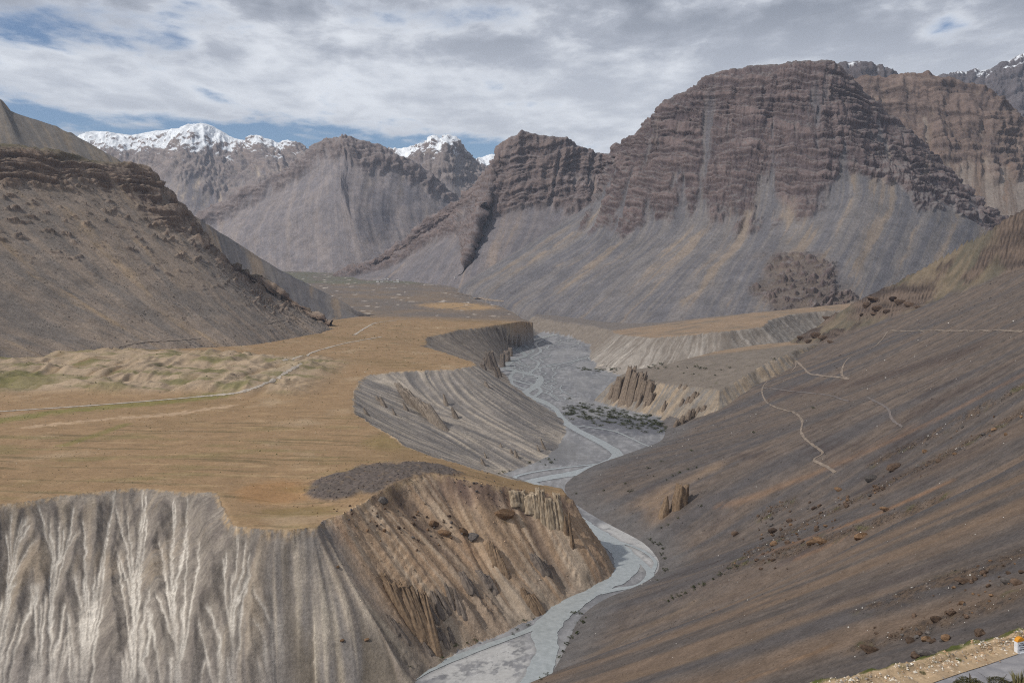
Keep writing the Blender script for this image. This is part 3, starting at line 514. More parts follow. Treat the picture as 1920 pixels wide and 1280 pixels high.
fb = np.clip((SYY - yft) / np.maximum(ycr - yft, 10), 0, 1); blend_z = np.where((SX > _cf[0, 0]) & (fb > 0), fb, 0)
SH = np.where(beyond & (SX > _cp[0, 0] - 30), np.minimum(SH, zcr) - 0.8 * dcr, SH)
FFS = flow_field(SH, SY, SA, 6); SXf, SYf = SX.ravel(), SYY.ravel()
sk1 = streaks(FFS, SY, SA, SXf, SYf, 3.0, 36, 251).reshape(SX.shape) * 0.5; sk2 = streaks(FFS, SY, SA, SXf, SYf, 10.0, 30, 252).reshape(SX.shape) * 0.5; sk3 = streaks(FFS, SY, SA, SXf, SYf, 34.0, 20, 253).reshape(SX.shape) * 0.5
_sp = np.stack([SX, SYY, SH], -1); _su, _sv = project(_sp)
_vis = np.maximum.accumulate(np.where(np.isfinite(_sv), -_sv, -1e9), axis=0) <= -_sv + 0.01      # seen from the viewpoint, not behind a nearer fold
def rs_at(u, v):
    """the point of the scree slope seen at a pixel"""
    j = int(np.clip(np.argmin(np.abs(_su[250] - u)), 0, len(SA) - 1)); c = np.where(_vis[:, j], np.abs(_sv[:, j] - v), 1e9); i = int(np.argmin(c)); return _sp[i, j].astype(float)
wq = 9 * fbm(SX / 45, SYY / 45, 4, 254); wq2 = 9 * fbm(SX / 45, SYY / 45, 4, 255)
def band(p0, p1, w, soft=0.6, warp=1.0):
    a, b = rs_at(*p0), rs_at(*p1); d = poly_dist(SX + warp * wq * w / 12 + 0.4 * w * sk2, SYY + warp * wq2 * w / 12, np.array([a, b]), closed=False)[0]; return ss(1 + soft, 1 - soft, d / w)
RUB = [((1920, 770), (1500, 985), 17), ((1500, 985), (1380, 1060), 16), ((1760, 935), (1440, 1045), 12), ((1920, 1045), (1700, 1120), 12), ((1920, 1120), (1640, 1210), 8), ((1920, 720), (1640, 870), 10), ((1480, 945), (1430, 965), 10), ((1460, 1015), (1420, 1035), 9)]
rub = np.zeros_like(SH)
for p0, p1, w in RUB: rub = np.maximum(rub, band(p0, p1, w))
zz = (SH + 0.22 * SYY + 10 * fbm(SX / 120, SYY / 120, 3, 208)) / 17.0; bedS = np.tanh(2.5 * (perlin(zz, SX / 260, 206) + 0.5 * perlin(zz * 2.2, SX / 200, 207)))
crest = np.clip(crest, 0, 1); rockS = crest * np.maximum(ss(0.08, 0.3, fbm(SX / 90, SYY / 60, 4, 209)), 0)
for (u, v, r) in [(1500, 632, 28), (1545, 632, 26), (1620, 570, 50), (1660, 575, 40), (1700, 560, 34), (1540, 600, 18), (1900, 450, 60)]:
    p = rs_at(u, v); rockS = np.maximum(rockS, ss(1.2, 0.7, np.hypot(SX - p[0], (SYY - p[1]) * 0.6) / r + 0.5 * fbm(SX / 22, SYY / 40, 4, 243)))
footS = ss(-2, 12, SH)
SH2 = SH + footS * (1.3 * sk3 + 0.55 * sk2 + 0.12 * sk1) + crest * 6 * ridged(SX / 80, SYY / 130, 3, 203, 0.5) + rockS * (2 + 4 * ridged(SX / 46 + SYY / 90, SYY / 60, 2, 233)) + rub * 1.8 * np.abs(fbm(SX / 7, SYY / 9, 4, 204))
n1 = fbm(SX / 120, SYY / 160, 5, 221); n2 = fbm(SX / 12, SYY / 16, 4, 222); n3 = fbm(SX / 3.2, SYY / 4, 3, 229); near = ss(1000, 500, SYY)
g = mixc(srgb(97, 89, 84, KS), srgb(118, 106, 97, KS), ss(-1.1, 1.1, sk1 + 0.5 * sk2)); g = mixc(g, srgb(92, 88, 88, KS), ss(0.0, 0.8, sk3 + 0.3 * sk2 + 0.3 * n1) * 0.75)
g = mixc(g, srgb(128, 109, 93, KS), ss(-0.2, 0.7, -sk3 + 0.35 * sk2 + 0.3 * n1) * (0.3 + 0.6 * near)); g = mixc(g, srgb(80, 71, 68, KS), 0.7 * ss(0.15, 0.5, n1 + 0.25 * sk2) * (1 - near) * ss(1500, 1300, SYY))
for p0, p1, w_, col, am in [((1920, 700), (1340, 950), 7, (146, 114, 88), 0.7), ((1700, 800), (1380, 945), 8, (140, 112, 88), 0.55), ((1780, 905), (1430, 1040), 4.5, (156, 116, 82), 0.8), ((1640, 985), (1500, 1045), 4, (158, 118, 84), 0.75), ((1560, 1210), (1400, 1275), 3, (152, 120, 90), 0.7),
                            ((1920, 915), (1400, 1130), 4.5, (134, 112, 92), 0.6), ((1900, 955), (1300, 1190), 4, (130, 108, 88), 0.55), ((1330, 880), (1215, 940), 16, (156, 132, 108), 0.85), ((1230, 970), (1240, 920), 16, (150, 126, 104), 0.8), ((1300, 1130), (1100, 1230), 6, (128, 110, 92), 0.6), ((1420, 1200), (1150, 1275), 7, (132, 112, 92), 0.6),
                            ((1760, 1060), (1560, 1130), 6, (84, 76, 74), 0.7), ((1600, 990), (1480, 1050), 8, (92, 78, 74), 0.6), ((1500, 1100), (1280, 1200), 5, (88, 82, 80), 0.6), ((1800, 660), (1600, 715), 26, (82, 70, 66), 0.75), ((1560, 720), (1450, 735), 20, (90, 76, 70), 0.7), ((1250, 800), (1300, 770), 22, (150, 128, 102), 0.7)]:
    g = mixc(g, srgb(*col, KS), (0.62 if col[0] > 135 else 0.9) * am * band(p0, p1, w_, 0.9) * ss(-1.0, 0.6, sk1 + 0.4))
g = mixc(g, mixc(srgb(110, 93, 78, KS), srgb(76, 67, 61, KS), ss(-0.1, 0.3, n3)), rub * ss(0.0, 0.4, n2 + 0.3) * 0.85); g = mixc(g, srgb(98, 95, 64, KS), rub * ss(0.2, 0.42, fbm(SX / 16, SYY / 20, 4, 225)) * 0.75)
cc = mixc(srgb(128, 114, 96, KS), srgb(104, 97, 84, KS), ss(-0.6, 0.6, sk2 + 1.2 * n1)); cc = mixc(cc, srgb(84, 80, 62, KS), ss(0.1, 0.45, fbm(SX / 60, SYY / 40, 4, 226)) * 0.7); g = mixc(g, cc, ss(0.2, 0.6, crest + 0.15 * n2))
_ck = perlin(zz * 4.1, SX / 60, 231) + 0.8 * fbm(SX / 8, SYY / 14, 3, 232); g = mixc(g, mixc(srgb(84, 73, 67, KS), srgb(118, 102, 90, KS), ss(-0.5, 0.6, bedS + 0.5 * _ck)), rockS); g = mixc(g, srgb(46, 40, 37, KS), rockS * ss(0.25, 0.7, _ck) * 0.8); g = mixc(g, srgb(112, 108, 106, KS), ss(26, 4, SH + 6 * n1) * 0.75)
M_RS = mat_terrain('scree', 0.55, 0.34, 0.7, 0.8)
_drop = (SH < -14) & (SYY < 1900); _drop |= (SYY > 1800) & (SX < np.interp(SYY, [1800, 1880, 2000, 2120, 2240, 2350, 2450], [250, 300, 390, 490, 585, 680, 700])); keepS = ~(_drop[:-1, :-1] & _drop[1:, 1:])
SLOPE = grid_mesh('scree_slope', np.stack([SX, SYY, SH2], -1), g, M_RS, keepS)
# ---------------------------------------------------------------- hills on the west side
c1 = px_row([(-1250, 150, 1500), (-1000, 180, 1700), (-800, 205, 1900), (-600, 222, 2080), (-400, 240, 2250), (-200, 258, 2430), (0, 274, 2600), (80, 287, 2680), (150, 300, 2750), (205, 308, 2810), (242, 313, 2860), (270, 321, 2900), (300, 352, 2930), (330, 388, 2960), (352, 420, 2990), (385, 462, 3000), (412, 486, 3000), (440, 508, 3000), (470, 524, 2990), (500, 542, 2980), (560, 582, 2950), (618, 616, 2900)])
f1 = [Z(u, v, z) for u, v, z in [(-240, 745, 141), (-60, 705, 140), (120, 677, 140), (280, 664, 139), (400, 656, 136), (465, 650, 134), (505, 644, 131), (530, 640, 129), (550, 637, 127), (568, 634, 125), (584, 631, 124), (598, 628, 122), (610, 624, 121), (620, 621, 119), (630, 618, 118)]]
b1 = [p + np.array([0, -30, -25]) for p in f1]
rows1 = [back(c1, -150, 420, -260), c1, lerp_row(c1, f1, 0.22, 1.12), lerp_row(c1, f1, 0.5, 1.18), lerp_row(c1, f1, 0.78, 1.15), f1, b1]
M_H = mat_terrain('hill_rock', 0.16, 0.34, 0.9, 3.0)
HILL1 = build_loft('hill_left', rows1, 350, 400, rock_disp(60, 8, 5, 1.7, 400, dip=(0.16, -0.05), lh=24, gully=0.5, jag=0.05, spots=0.8, tcs=[1.5, 1.6, 1.7, 1.8, 2.0, 2.5, 3.0, 2.8, 2.3, 1.8, 1.5]),
    rock_color(srgb(96, 81, 72, K2), srgb(130, 111, 96, K2), srgb(140, 125, 111, K2), srgb(118, 109, 101, K2), 400, t3=srgb(156, 135, 111, K2), top=(srgb(98, 90, 72, K2), 1.25, 0.2), streak=0.7, mott=0.45), M_H)
c2 = px_row([(300, 362, 3580), (350, 398, 3600), (400, 428, 3620), (450, 460, 3640), (520, 505, 3600), (600, 546, 3550), (640, 568, 3500), (668, 587, 3420), (705, 603, 3300)])
f2 = px_row([(330, 600, 2950), (380, 603, 2980), (450, 606, 3020), (500, 610, 3060), (560, 614, 3110), (610, 614, 3180), (645, 606, 3260), (680, 606, 3265), (715, 606, 3290)])
M_T = mat_terrain('talus', 0.14, 0.26, 0.5, 2.0)
HILL2 = build_loft('hill_left_talus', [back(c2, -60, 400, -220), c2, lerp_row(c2, f2, 0.3, 1.1), lerp_row(c2, f2, 0.65, 1.2), f2, [p + np.array([20, -40, -25]) for p in f2]], 180, 190, rock_disp(80, 6, 5, 0.6, 430),
    rock_color(srgb(100, 90, 82, K2), srgb(110, 98, 88, K2), srgb(108, 102, 98, K2), srgb(94, 90, 90, K2), 430, t3=srgb(124, 110, 96, K2)), M_T)
c3 = px_row([(-160, 140, 4300), (-60, 178, 4250), (-8, 190, 4220), (6, 190, 4210), (14, 207, 4200), (50, 222, 4200), (100, 238, 4180), (150, 262, 4150), (200, 290, 4100), (240, 315, 4050), (300, 372, 3950), (370, 430, 3850)])
f3 = px_row([(-160, 330, 3200), (-20, 340, 3250), (60, 350, 3300), (120, 360, 3350), (180, 370, 3400), (240, 385, 3450), (300, 420, 3500), (360, 460, 3550)])
HILL3 = build_loft('hill_left_upper', [back(c3, -60, 500, -260), c3, lerp_row(c3, f3, 0.35), lerp_row(c3, f3, 0.7), f3], 130, 230, rock_disp(90, 6, 6, 0.9, 450, jag=0.05),
    rock_color(srgb(110, 96, 84, K2), srgb(124, 110, 96, K2), srgb(122, 110, 96, K2), srgb(104, 98, 92, K2), 450, t3=srgb(104, 96, 76, K2), top=(srgb(150, 132, 110, K2), 1.1, 0.1)), M_T)
# ---------------------------------------------------------------- the great banded mountain on the east side
cR = px_row([(1140, 297, 5250), (1165, 277, 5200), (1185, 264, 5120), (1207, 256, 5080), (1213, 232, 5050), (1228, 226, 5000), (1240, 205, 4980), (1262, 186, 4960), (1300, 168, 4930), (1322, 150, 4920), (1350, 139, 4900), (1388, 133, 4880), (1412, 127, 4850), (1440, 126, 4830), (1470, 125, 4800), (1500, 118, 4780), (1530, 116, 4760),
             (1558, 122, 4760), (1578, 142, 4780), (1620, 180, 4800), (1668, 226, 4800), (1715, 272, 4740), (1765, 322, 4680), (1815, 370, 4580), (1862, 412, 4480), (1910, 455, 4420), (1960, 500, 4400)])
mR = px_row([(1118, 372, 5000), (1095, 415, 4760), (1130, 440, 4500), (1190, 442, 4380), (1262, 424, 4320), (1330, 412, 4250), (1380, 425, 4130), (1440, 408, 4120), (1530, 395, 4060), (1610, 350, 4150), (1680, 365, 4130), (1760, 400, 4080), (1850, 440, 4150), (1930, 500, 4200)])
fR = px_row([(868, 533, 4750), (905, 548, 4500), (955, 572, 4250), (1010, 588, 4010), (1070, 600, 3800), (1140, 607, 3560), (1230, 608, 3330), (1330, 602, 3220), (1420, 590, 3200), (1500, 583, 3200), (1590, 578, 3230), (1690, 572, 3300), (1790, 570, 3350), (1900, 575, 3400)])
uR = lerp_row(cR, mR, 0.45, 1.02)
gR = lerp_row(mR, fR, 0.5, 1.06); bR = [p + (np.array([0, -90, -95]) if k < 4 else np.array([5, 30, -45])) for k, p in enumerate(fR)]
M_R = mat_terrain('mountain_rock', 0.09, 0.32, 0.9, 5.0)
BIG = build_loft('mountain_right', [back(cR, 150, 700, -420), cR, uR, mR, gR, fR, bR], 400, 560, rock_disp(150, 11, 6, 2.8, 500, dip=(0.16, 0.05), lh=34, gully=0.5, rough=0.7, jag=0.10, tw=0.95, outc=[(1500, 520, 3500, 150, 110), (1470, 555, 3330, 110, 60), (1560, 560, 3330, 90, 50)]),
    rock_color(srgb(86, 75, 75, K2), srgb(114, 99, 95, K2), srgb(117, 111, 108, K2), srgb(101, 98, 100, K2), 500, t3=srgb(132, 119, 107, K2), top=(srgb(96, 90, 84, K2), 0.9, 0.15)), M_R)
c4 = px_row([(1480, 160, 6200), (1560, 160, 6000), (1600, 152, 5900), (1645, 151, 5850), (1690, 150, 5800), (1718, 142, 5750), (1742, 146, 5700), (1782, 156, 5650), (1830, 170, 5600), (1862, 190, 5550), (1900, 222, 5500), (1930, 250, 5450), (2010, 300, 5400)])
f4 = px_row([(1480, 420, 4900), (1600, 420, 4850), (1700, 430, 4800), (1800, 440, 4750), (1850, 450, 4700), (1920, 460, 4650), (2020, 470, 4650)])
M4 = build_loft('mountain_right_rear', [back(c4, 100, 700, -420), c4, lerp_row(c4, f4, 0.3), lerp_row(c4, f4, 0.65, 1.1), f4], 190, 220, rock_disp(170, 14, 8, 2.5, 540, dip=(0.15, 0), lh=60, gully=0.9),
    rock_color(srgb(98, 85, 80, K2), srgb(122, 105, 96, K2), srgb(112, 98, 88, K2), srgb(140, 128, 118, K2), 540, t3=srgb(128, 106, 90, K2), top=(srgb(104, 84, 74, K2), 1.15, 0.2)), M_R)
c5 = px_row([(1500, 170, 8500), (1555, 130, 8500), (1590, 122, 8500), (1612, 119, 8500), (1640, 126, 8500), (1668, 138, 8500), (1700, 156, 8500), (1760, 190, 8400)])
f5 = px_row([(1500, 300, 7300), (1580, 300, 7300), (1640, 300, 7300), (1760, 300, 7300)])
M5 = build_loft('mountain_far_dark', [back(c5, 0, 900, -500), c5, lerp_row(c5, f5, 0.5), f5], 70, 110, rock_disp(200, 15, 10, 2.4, 560, lh=80), rock_color(srgb(82, 74, 74, K2), srgb(98, 88, 86, K2), srgb(98, 92, 92, K2), srgb(90, 86, 88, K2), 560, snow=(2180, 300)), M_R)
c6 = px_row([(1690, 190, 9600), (1745, 152, 9600), (1775, 148, 9600), (1800, 138, 9600), (1830, 136, 9600), (1862, 128, 9600), (1890, 116, 9600), (1920, 108, 9600), (1960, 98, 9500), (2040, 120, 9500)])
f6 = px_row([(1690, 330, 8000), (1800, 330, 8000), (1900, 330, 8000), (2040, 330, 8000)])
M6 = build_loft('mountain_far_snowy_right', [back(c6, 0, 900, -500), c6, lerp_row(c6, f6, 0.4), f6], 110, 170, rock_disp(230, 20, 10, 2.6, 580, lh=90, dip=(-0.25, 0)), rock_color(srgb(82, 76, 78, K2), srgb(100, 92, 92, K2), srgb(98, 92, 92, K2), srgb(90, 86, 88, K2), 580, snow=(2200, 260)), M_R)
# ---------------------------------------------------------------- middle mountain, centre mountain, snow peaks
cM = px_row([(640, 522, 6450), (690, 505, 6400), (735, 483, 6380), (770, 455, 6350), (800, 430, 6320), (840, 402, 6300), (868, 386, 6280), (882, 364, 6250), (905, 345, 6230), (930, 312, 6200), (944, 290, 6160), (952, 274, 6130), (975, 254, 6100), (1000, 254, 6080), (1030, 259, 6080), (1060, 267, 6100), (1095, 281, 6120), (1130, 300, 6150), (1180, 330, 6150)])
fM = px_row([(610, 528, 6050), (660, 527, 5900), (700, 529, 5750), (740, 530, 5650), (780, 531, 5500), (820, 532, 5350), (845, 533, 5200), (865, 535, 5000), (890, 535, 4900), (930, 535, 4900), (980, 530, 4950), (1050, 510, 5050), (1150, 490, 5100)])
mM = px_row([(625, 525, 6200), (690, 514, 6150), (740, 498, 6080), (790, 470, 6000), (840, 440, 5900), (862, 455, 5650), (872, 500, 5200), (890, 430, 5700), (930, 410, 5750), (985, 400, 5750), (1040, 400, 5720), (1100, 390, 5700), (1160, 390, 5700)])
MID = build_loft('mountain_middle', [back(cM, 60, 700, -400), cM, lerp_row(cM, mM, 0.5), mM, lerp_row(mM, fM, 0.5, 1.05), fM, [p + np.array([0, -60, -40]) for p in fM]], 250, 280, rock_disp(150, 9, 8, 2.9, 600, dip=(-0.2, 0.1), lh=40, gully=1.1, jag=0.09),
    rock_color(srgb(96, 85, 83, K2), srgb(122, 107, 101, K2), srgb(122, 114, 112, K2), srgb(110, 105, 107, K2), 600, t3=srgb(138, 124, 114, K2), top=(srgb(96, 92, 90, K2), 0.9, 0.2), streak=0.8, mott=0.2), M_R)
cC = px_row([(300, 470, 8300), (372, 412, 8300), (420, 388, 8250), (480, 352, 8200), (530, 330, 8150), (560, 308, 8120), (580, 292, 8100), (598, 270, 8080), (612, 267, 8060), (640, 265, 8050), (662, 262, 8050), (690, 270, 8050), (720, 281, 8080), (750, 296, 8100), (780, 312, 8130), (820, 345, 8160), (865, 388, 8200), (920, 430, 8200)])
fC = px_row([(330, 505, 7300), (400, 507, 7200), (460, 509, 7100), (520, 512, 6900), (580, 514, 6800), (640, 516, 6700), (700, 515, 6700), (740, 500, 6800), (780, 480, 6900), (840, 470, 7000), (920, 470, 7000)])
rC = px_row([(315, 490, 7800), (390, 460, 7700), (450, 440, 7550), (520, 420, 7350), (580, 390, 7300), (630, 345, 7250), (660, 390, 7050), (705, 400, 7150), (760, 400, 7350), (840, 420, 7500), (920, 445, 7600)])
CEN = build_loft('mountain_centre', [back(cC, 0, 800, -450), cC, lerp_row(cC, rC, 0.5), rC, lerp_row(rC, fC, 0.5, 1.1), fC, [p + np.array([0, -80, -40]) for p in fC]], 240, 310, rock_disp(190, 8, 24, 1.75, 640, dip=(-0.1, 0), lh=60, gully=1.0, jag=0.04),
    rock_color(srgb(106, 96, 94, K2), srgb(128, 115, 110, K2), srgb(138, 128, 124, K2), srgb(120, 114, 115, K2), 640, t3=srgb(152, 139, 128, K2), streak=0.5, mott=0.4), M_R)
cS1 = px_row([(60, 300, 12500), (120, 275, 12500), (150, 256, 12500), (182, 247, 12500), (215, 250, 12450), (245, 254, 12400), (290, 247, 12400), (322, 243, 12350), (340, 241, 12300), (352, 235, 12300), (375, 233, 12300), (396, 236, 12300), (412, 245, 12250), (435, 258, 12200), (458, 264, 12200), (470, 256, 12150), (490, 260, 12150), (515, 272, 12150), (536, 264, 12100), (552, 268, 12100), (575, 286, 12100), (600, 300, 12050), (680, 330, 12000)])
fS1 = px_row([(60, 420, 9800), (160, 420, 9800), (260, 430, 9800), (360, 435, 9700), (460, 420, 9600), (560, 400, 9600), (680, 390, 9600)])
mS1 = px_row([(60, 360, 11200), (170, 335, 11200), (270, 345, 11100), (340, 320, 11000), (420, 355, 11000), (520, 335, 11000), (590, 345, 11000), (680, 360, 11000)])
SN1 = build_loft('mountain_snowy_left', [back(cS1, 0, 900, -500), cS1, mS1, fS1], 170, 350, rock_disp(230, 7, 14, 2.1, 700, dip=(0.3, 0), lh=60, gully=1.1, jag=0.08), rock_color(srgb(112, 102, 100, K2), srgb(140, 126, 118, K2), srgb(140, 129, 122, K2), srgb(122, 115, 115, K2), 700, t3=srgb(170, 154, 136, K2), snow=(1570, 240)), M_R)
cS2 = px_row([(660, 320, 10800), (715, 287, 10800), (745, 283, 10800), (772, 282, 10750), (795, 272, 10700), (815, 264, 10700), (832, 268, 10650), (850, 264, 10600), (866, 278, 10600), (880, 294, 10600), (900, 310, 10600), (930, 330, 10600), (980, 370, 10600)])
fS2 = px_row([(660, 440, 8800), (740, 440, 8800), (820, 440, 8800), (900, 440, 8800), (980, 440, 8800)])
mS2 = px_row([(660, 370, 9900), (745, 330, 9900), (805, 310, 9800), (840, 300, 9800), (880, 345, 9800), (980, 400, 9800)])
SN2 = build_loft('mountain_snowy_middle', [back(cS2, 0, 900, -500), cS2, mS2, fS2], 170, 230, rock_disp(220, 14, 10, 2.3, 730, lh=70, gully=0.9), rock_color(srgb(110, 100, 98, K2), srgb(132, 120, 113, K2), srgb(134, 124, 119, K2), srgb(120, 113, 112, K2), 730, snow=(1420, 170)), M_R)
cS3 = px_row([(850, 330, 13500), (890, 302, 13500), (910, 296, 13500), (935, 290, 13500), (960, 292, 13500), (1000, 270, 13500), (1060, 268, 13500), (1085, 277, 13500), (1105, 286, 13500), (1125, 297, 13500), (1160, 320, 13500)])
fS3 = px_row([(850, 420, 11500), (960, 420, 11500), (1060, 420, 11500), (1160, 420, 11500)])
SN3 = build_loft('mountain_snowy_far', [back(cS3, 0, 900, -500), cS3, lerp_row(cS3, fS3, 0.5), fS3], 90, 160, rock_disp(240, 14, 10, 2.4, 760, lh=80), rock_color(srgb(96, 90, 90, K2), srgb(110, 102, 100, K2), srgb(112, 106, 104, K2), srgb(104, 100, 100, K2), 760, snow=(1420, 250)), M_R)
# a ground sheet under everything, out to the horizon
gm_ = bpy.data.meshes.new('ground'); gm_.from_pydata([(-20000, -8000, -25), (20000, -8000, -25), (20000, 22000, -25), (-20000, 22000, -25)], [], [(0, 1, 2, 3)])
at_ = gm_.color_attributes.new('Col', 'FLOAT_COLOR', 'POINT'); at_.data.foreach_set('color', np.tile([0.16, 0.14, 0.12, 1.0], 4)); gm_.materials.append(M_R)
go = bpy.data.objects.new('ground', gm_); COL.objects.link(go); go['kind'] = 'structure'
# ================================================================ water of the river: braided ribbons, one surface
def mat_water():
    m = bpy.data.materials.new('river_water'); m.use_nodes = True; nt = m.node_tree; N = nt.nodes.new; L = nt.links.new; b = nt.nodes['Principled BSDF']
    b.inputs['Roughness'].default_value = 0.22; b.inputs['IOR'].default_value = 1.33; b.inputs['Specular IOR Level'].default_value = 0.45
    tc = N('ShaderNodeTexCoord'); n = N('ShaderNodeTexNoise'); n.inputs['Scale'].default_value = 0.16; n.inputs['Detail'].default_value = 6; n.inputs['Distortion'].default_value = 0.6; L(tc.outputs['Object'], n.inputs['Vector'])
    r = N('ShaderNodeValToRGB'); L(n.outputs['Fac'], r.inputs[0]); r.color_ramp.elements[0].position = 0.3; r.color_ramp.elements[1].position = 0.75
    r.color_ramp.elements[0].color = (0.29, 0.31, 0.308, 1); r.color_ramp.elements[1].color = (0.40, 0.42, 0.415, 1); L(r.outputs[0], b.inputs['Base Color'])
    n2 = N('ShaderNodeTexNoise'); n2.inputs['Scale'].default_value = 0.9; n2.inputs['Detail'].default_value = 4; L(tc.outputs['Object'], n2.inputs['Vector'])
    bp = N('ShaderNodeBump'); bp.inputs['Strength'].default_value = 0.12; bp.inputs['Distance'].default_value = 0.3; L(n2.outputs['Fac'], bp.inputs['Height']); L(bp.outputs[0], b.inputs['Normal'])
    return m
_v, _f = [], []
for ch in CHAN:
    pts = np.array([Z(u, v, 0.0) for u, v, w in ch]); wd = np.array([w * 0.88 * p[1] / FPX for (u, v, w), p in zip(ch, pts)])
    n = len(ch) * 10; x = np.linspace(0, len(ch) - 1, n); c = catmull(pts, x); w = catmull(wd[:, None], x)[:, 0]
    tg = np.gradient(c, axis=0)[:, :2]; tg /= np.linalg.norm(tg, axis=1, keepdims=True); nr = np.stack([-tg[:, 1], tg[:, 0]], 1)
    sd = len(_v) % 97
    base = len(_v)
    for i in range(n):
        e1 = 0.5 * w[i] * (1 + 0.28 * float(fbm(np.array([c[i, 0] / 14]), np.array([c[i, 1] / 14]), 3, 101 + sd)[0])); e2 = 0.5 * w[i] * (1 + 0.28 * float(fbm(np.array([c[i, 0] / 14]), np.array([c[i, 1] / 14]), 3, 150 + sd)[0]))
        zz = 0.42 + 0.012 * (CHAN.index(ch) % 7) + float(ss(2600, 5000, c[i, 1])) * 30
        for k in (-e1, -e1 * 0.4, e2 * 0.4, e2): _v.append((c[i, 0] + nr[i, 0] * k, c[i, 1] + nr[i, 1] * k, zz))
        if i:
            for k in range(3): a = base + (i - 1) * 4 + k; _f.append((a, a + 1, a + 5, a + 4))
RIVER = raw_mesh('river', np.array(_v), np.array(_f), None, mat_water(), 'structure')
# ================================================================ placing things on the ground
bpy.context.view_layer.update()
GROUND = VALLEY + [SLOPE, HILL1, HILL2, BIG, MID, CEN]
def hit(u, v, objs=None):
    p = W(u, v, 1.0); d = Vector((p[0], 1.0, p[2] - CAM_Z)).normalized(); o = Vector((0, 0, CAM_Z)); best = None
    for ob in (objs or GROUND):
        ok, loc, nor, _ = ob.ray_cast(o, d)
        if ok and (best is None or (loc - o).length < best[2]): best = (loc.copy(), nor.copy(), (loc - o).length, ob)
    return best
def ground_z(x, y, objs=None, default=None):
    z = None
    for ob in (objs or GROUND[:5]):
        ok, loc, nor, _ = ob.ray_cast(Vector((x, y, 3000)), Vector((0, 0, -1)))
        if ok and (z is None or loc.z > z): z = loc.z
    return default if z is None else z
def tag(o, label, cat, group=None):
    o['label'] = label; o['category'] = cat
    if group: o['group'] = group
    return o
ORD = ['first', 'second', 'third', 'fourth', 'fifth', 'sixth', 'seventh', 'eighth', 'ninth', 'tenth', 'eleventh', 'twelfth', 'thirteenth', 'fourteenth', 'fifteenth', 'sixteenth', 'seventeenth', 'eighteenth', 'nineteenth', 'twentieth']
def mat_rock(name, c1, c2, c3, scale=0.6, stretch=(1, 1, 1), rnd=0.25, bump=0.8):
    m = bpy.data.materials.new(name); m.use_nodes = True; nt = m.node_tree; N = nt.nodes.new; L = nt.links.new; b = nt.nodes['Principled BSDF']; b.inputs['Roughness'].default_value = 0.93; b.inputs['Specular IOR Level'].default_value = 0.15
    geo = N('ShaderNodeNewGeometry'); mp = N('ShaderNodeMapping'); mp.inputs['Scale'].default_value = stretch; L(geo.outputs['Position'], mp.inputs['Vector'])
    n = N('ShaderNodeTexNoise'); n.inputs['Scale'].default_value = scale; n.inputs['Detail'].default_value = 8; n.inputs['Roughness'].default_value = 0.65; L(mp.outputs[0], n.inputs['Vector'])
    r = N('ShaderNodeValToRGB'); L(n.outputs['Fac'], r.inputs[0]); r.color_ramp.elements[0].position = 0.28; r.color_ramp.elements[1].position = 0.72; r.color_ramp.elements[0].color = (*c1, 1); r.color_ramp.elements[1].color = (*c3, 1); e = r.color_ramp.elements.new(0.5); e.color = (*c2, 1)
    oi = N('ShaderNodeObjectInfo'); mr = N('ShaderNodeMapRange'); L(oi.outputs['Random'], mr.inputs['Value']); mr.inputs['To Min'].default_value = 1 - rnd; mr.inputs['To Max'].default_value = 1 + rnd
    vm = N('ShaderNodeVectorMath'); vm.operation = 'SCALE'; L(r.outputs[0], vm.inputs[0]); L(mr.outputs[0], vm.inputs['Scale']); L(vm.outputs[0], b.inputs['Base Color'])
    bp = N('ShaderNodeBump'); bp.inputs['Strength'].default_value = bump; bp.inputs['Distance'].default_value = 0.4; L(n.outputs['Fac'], bp.inputs['Height']); L(bp.outputs[0], b.inputs['Normal'])
    return m
# ---------------------------------------------------------------- rock pillars and fins of hard silt
M_PIL = mat_rock('silt_pillar', srgb(92, 76, 62, K), srgb(124, 104, 84, K), srgb(150, 128, 104, K), 0.35, (1, 1, 0.45), 0.12)
M_PIL_C = mat_rock('cream_pillar', srgb(118, 103, 85, K), srgb(154, 137, 115, K), srgb(186, 171, 149, K), 0.35, (1, 1, 0.4), 0.1)
M_PIL_G = mat_rock('grey_pillar', srgb(84, 76, 70, K), srgb(112, 101, 92, K), srgb(134, 122, 110, K), 0.35, (1, 1, 0.45), 0.12)
M_PIL_R = mat_rock('brown_pillar', srgb(90, 79, 70, K), srgb(117, 103, 90, K), srgb(142, 126, 109, K), 0.35, (1, 1, 0.45), 0.12)
M_PIL_P = mat_rock('promontory_pillar', srgb(98, 88, 78, K), srgb(130, 118, 106, K), srgb(156, 143, 128, K), 0.35, (1, 1, 0.45), 0.1)
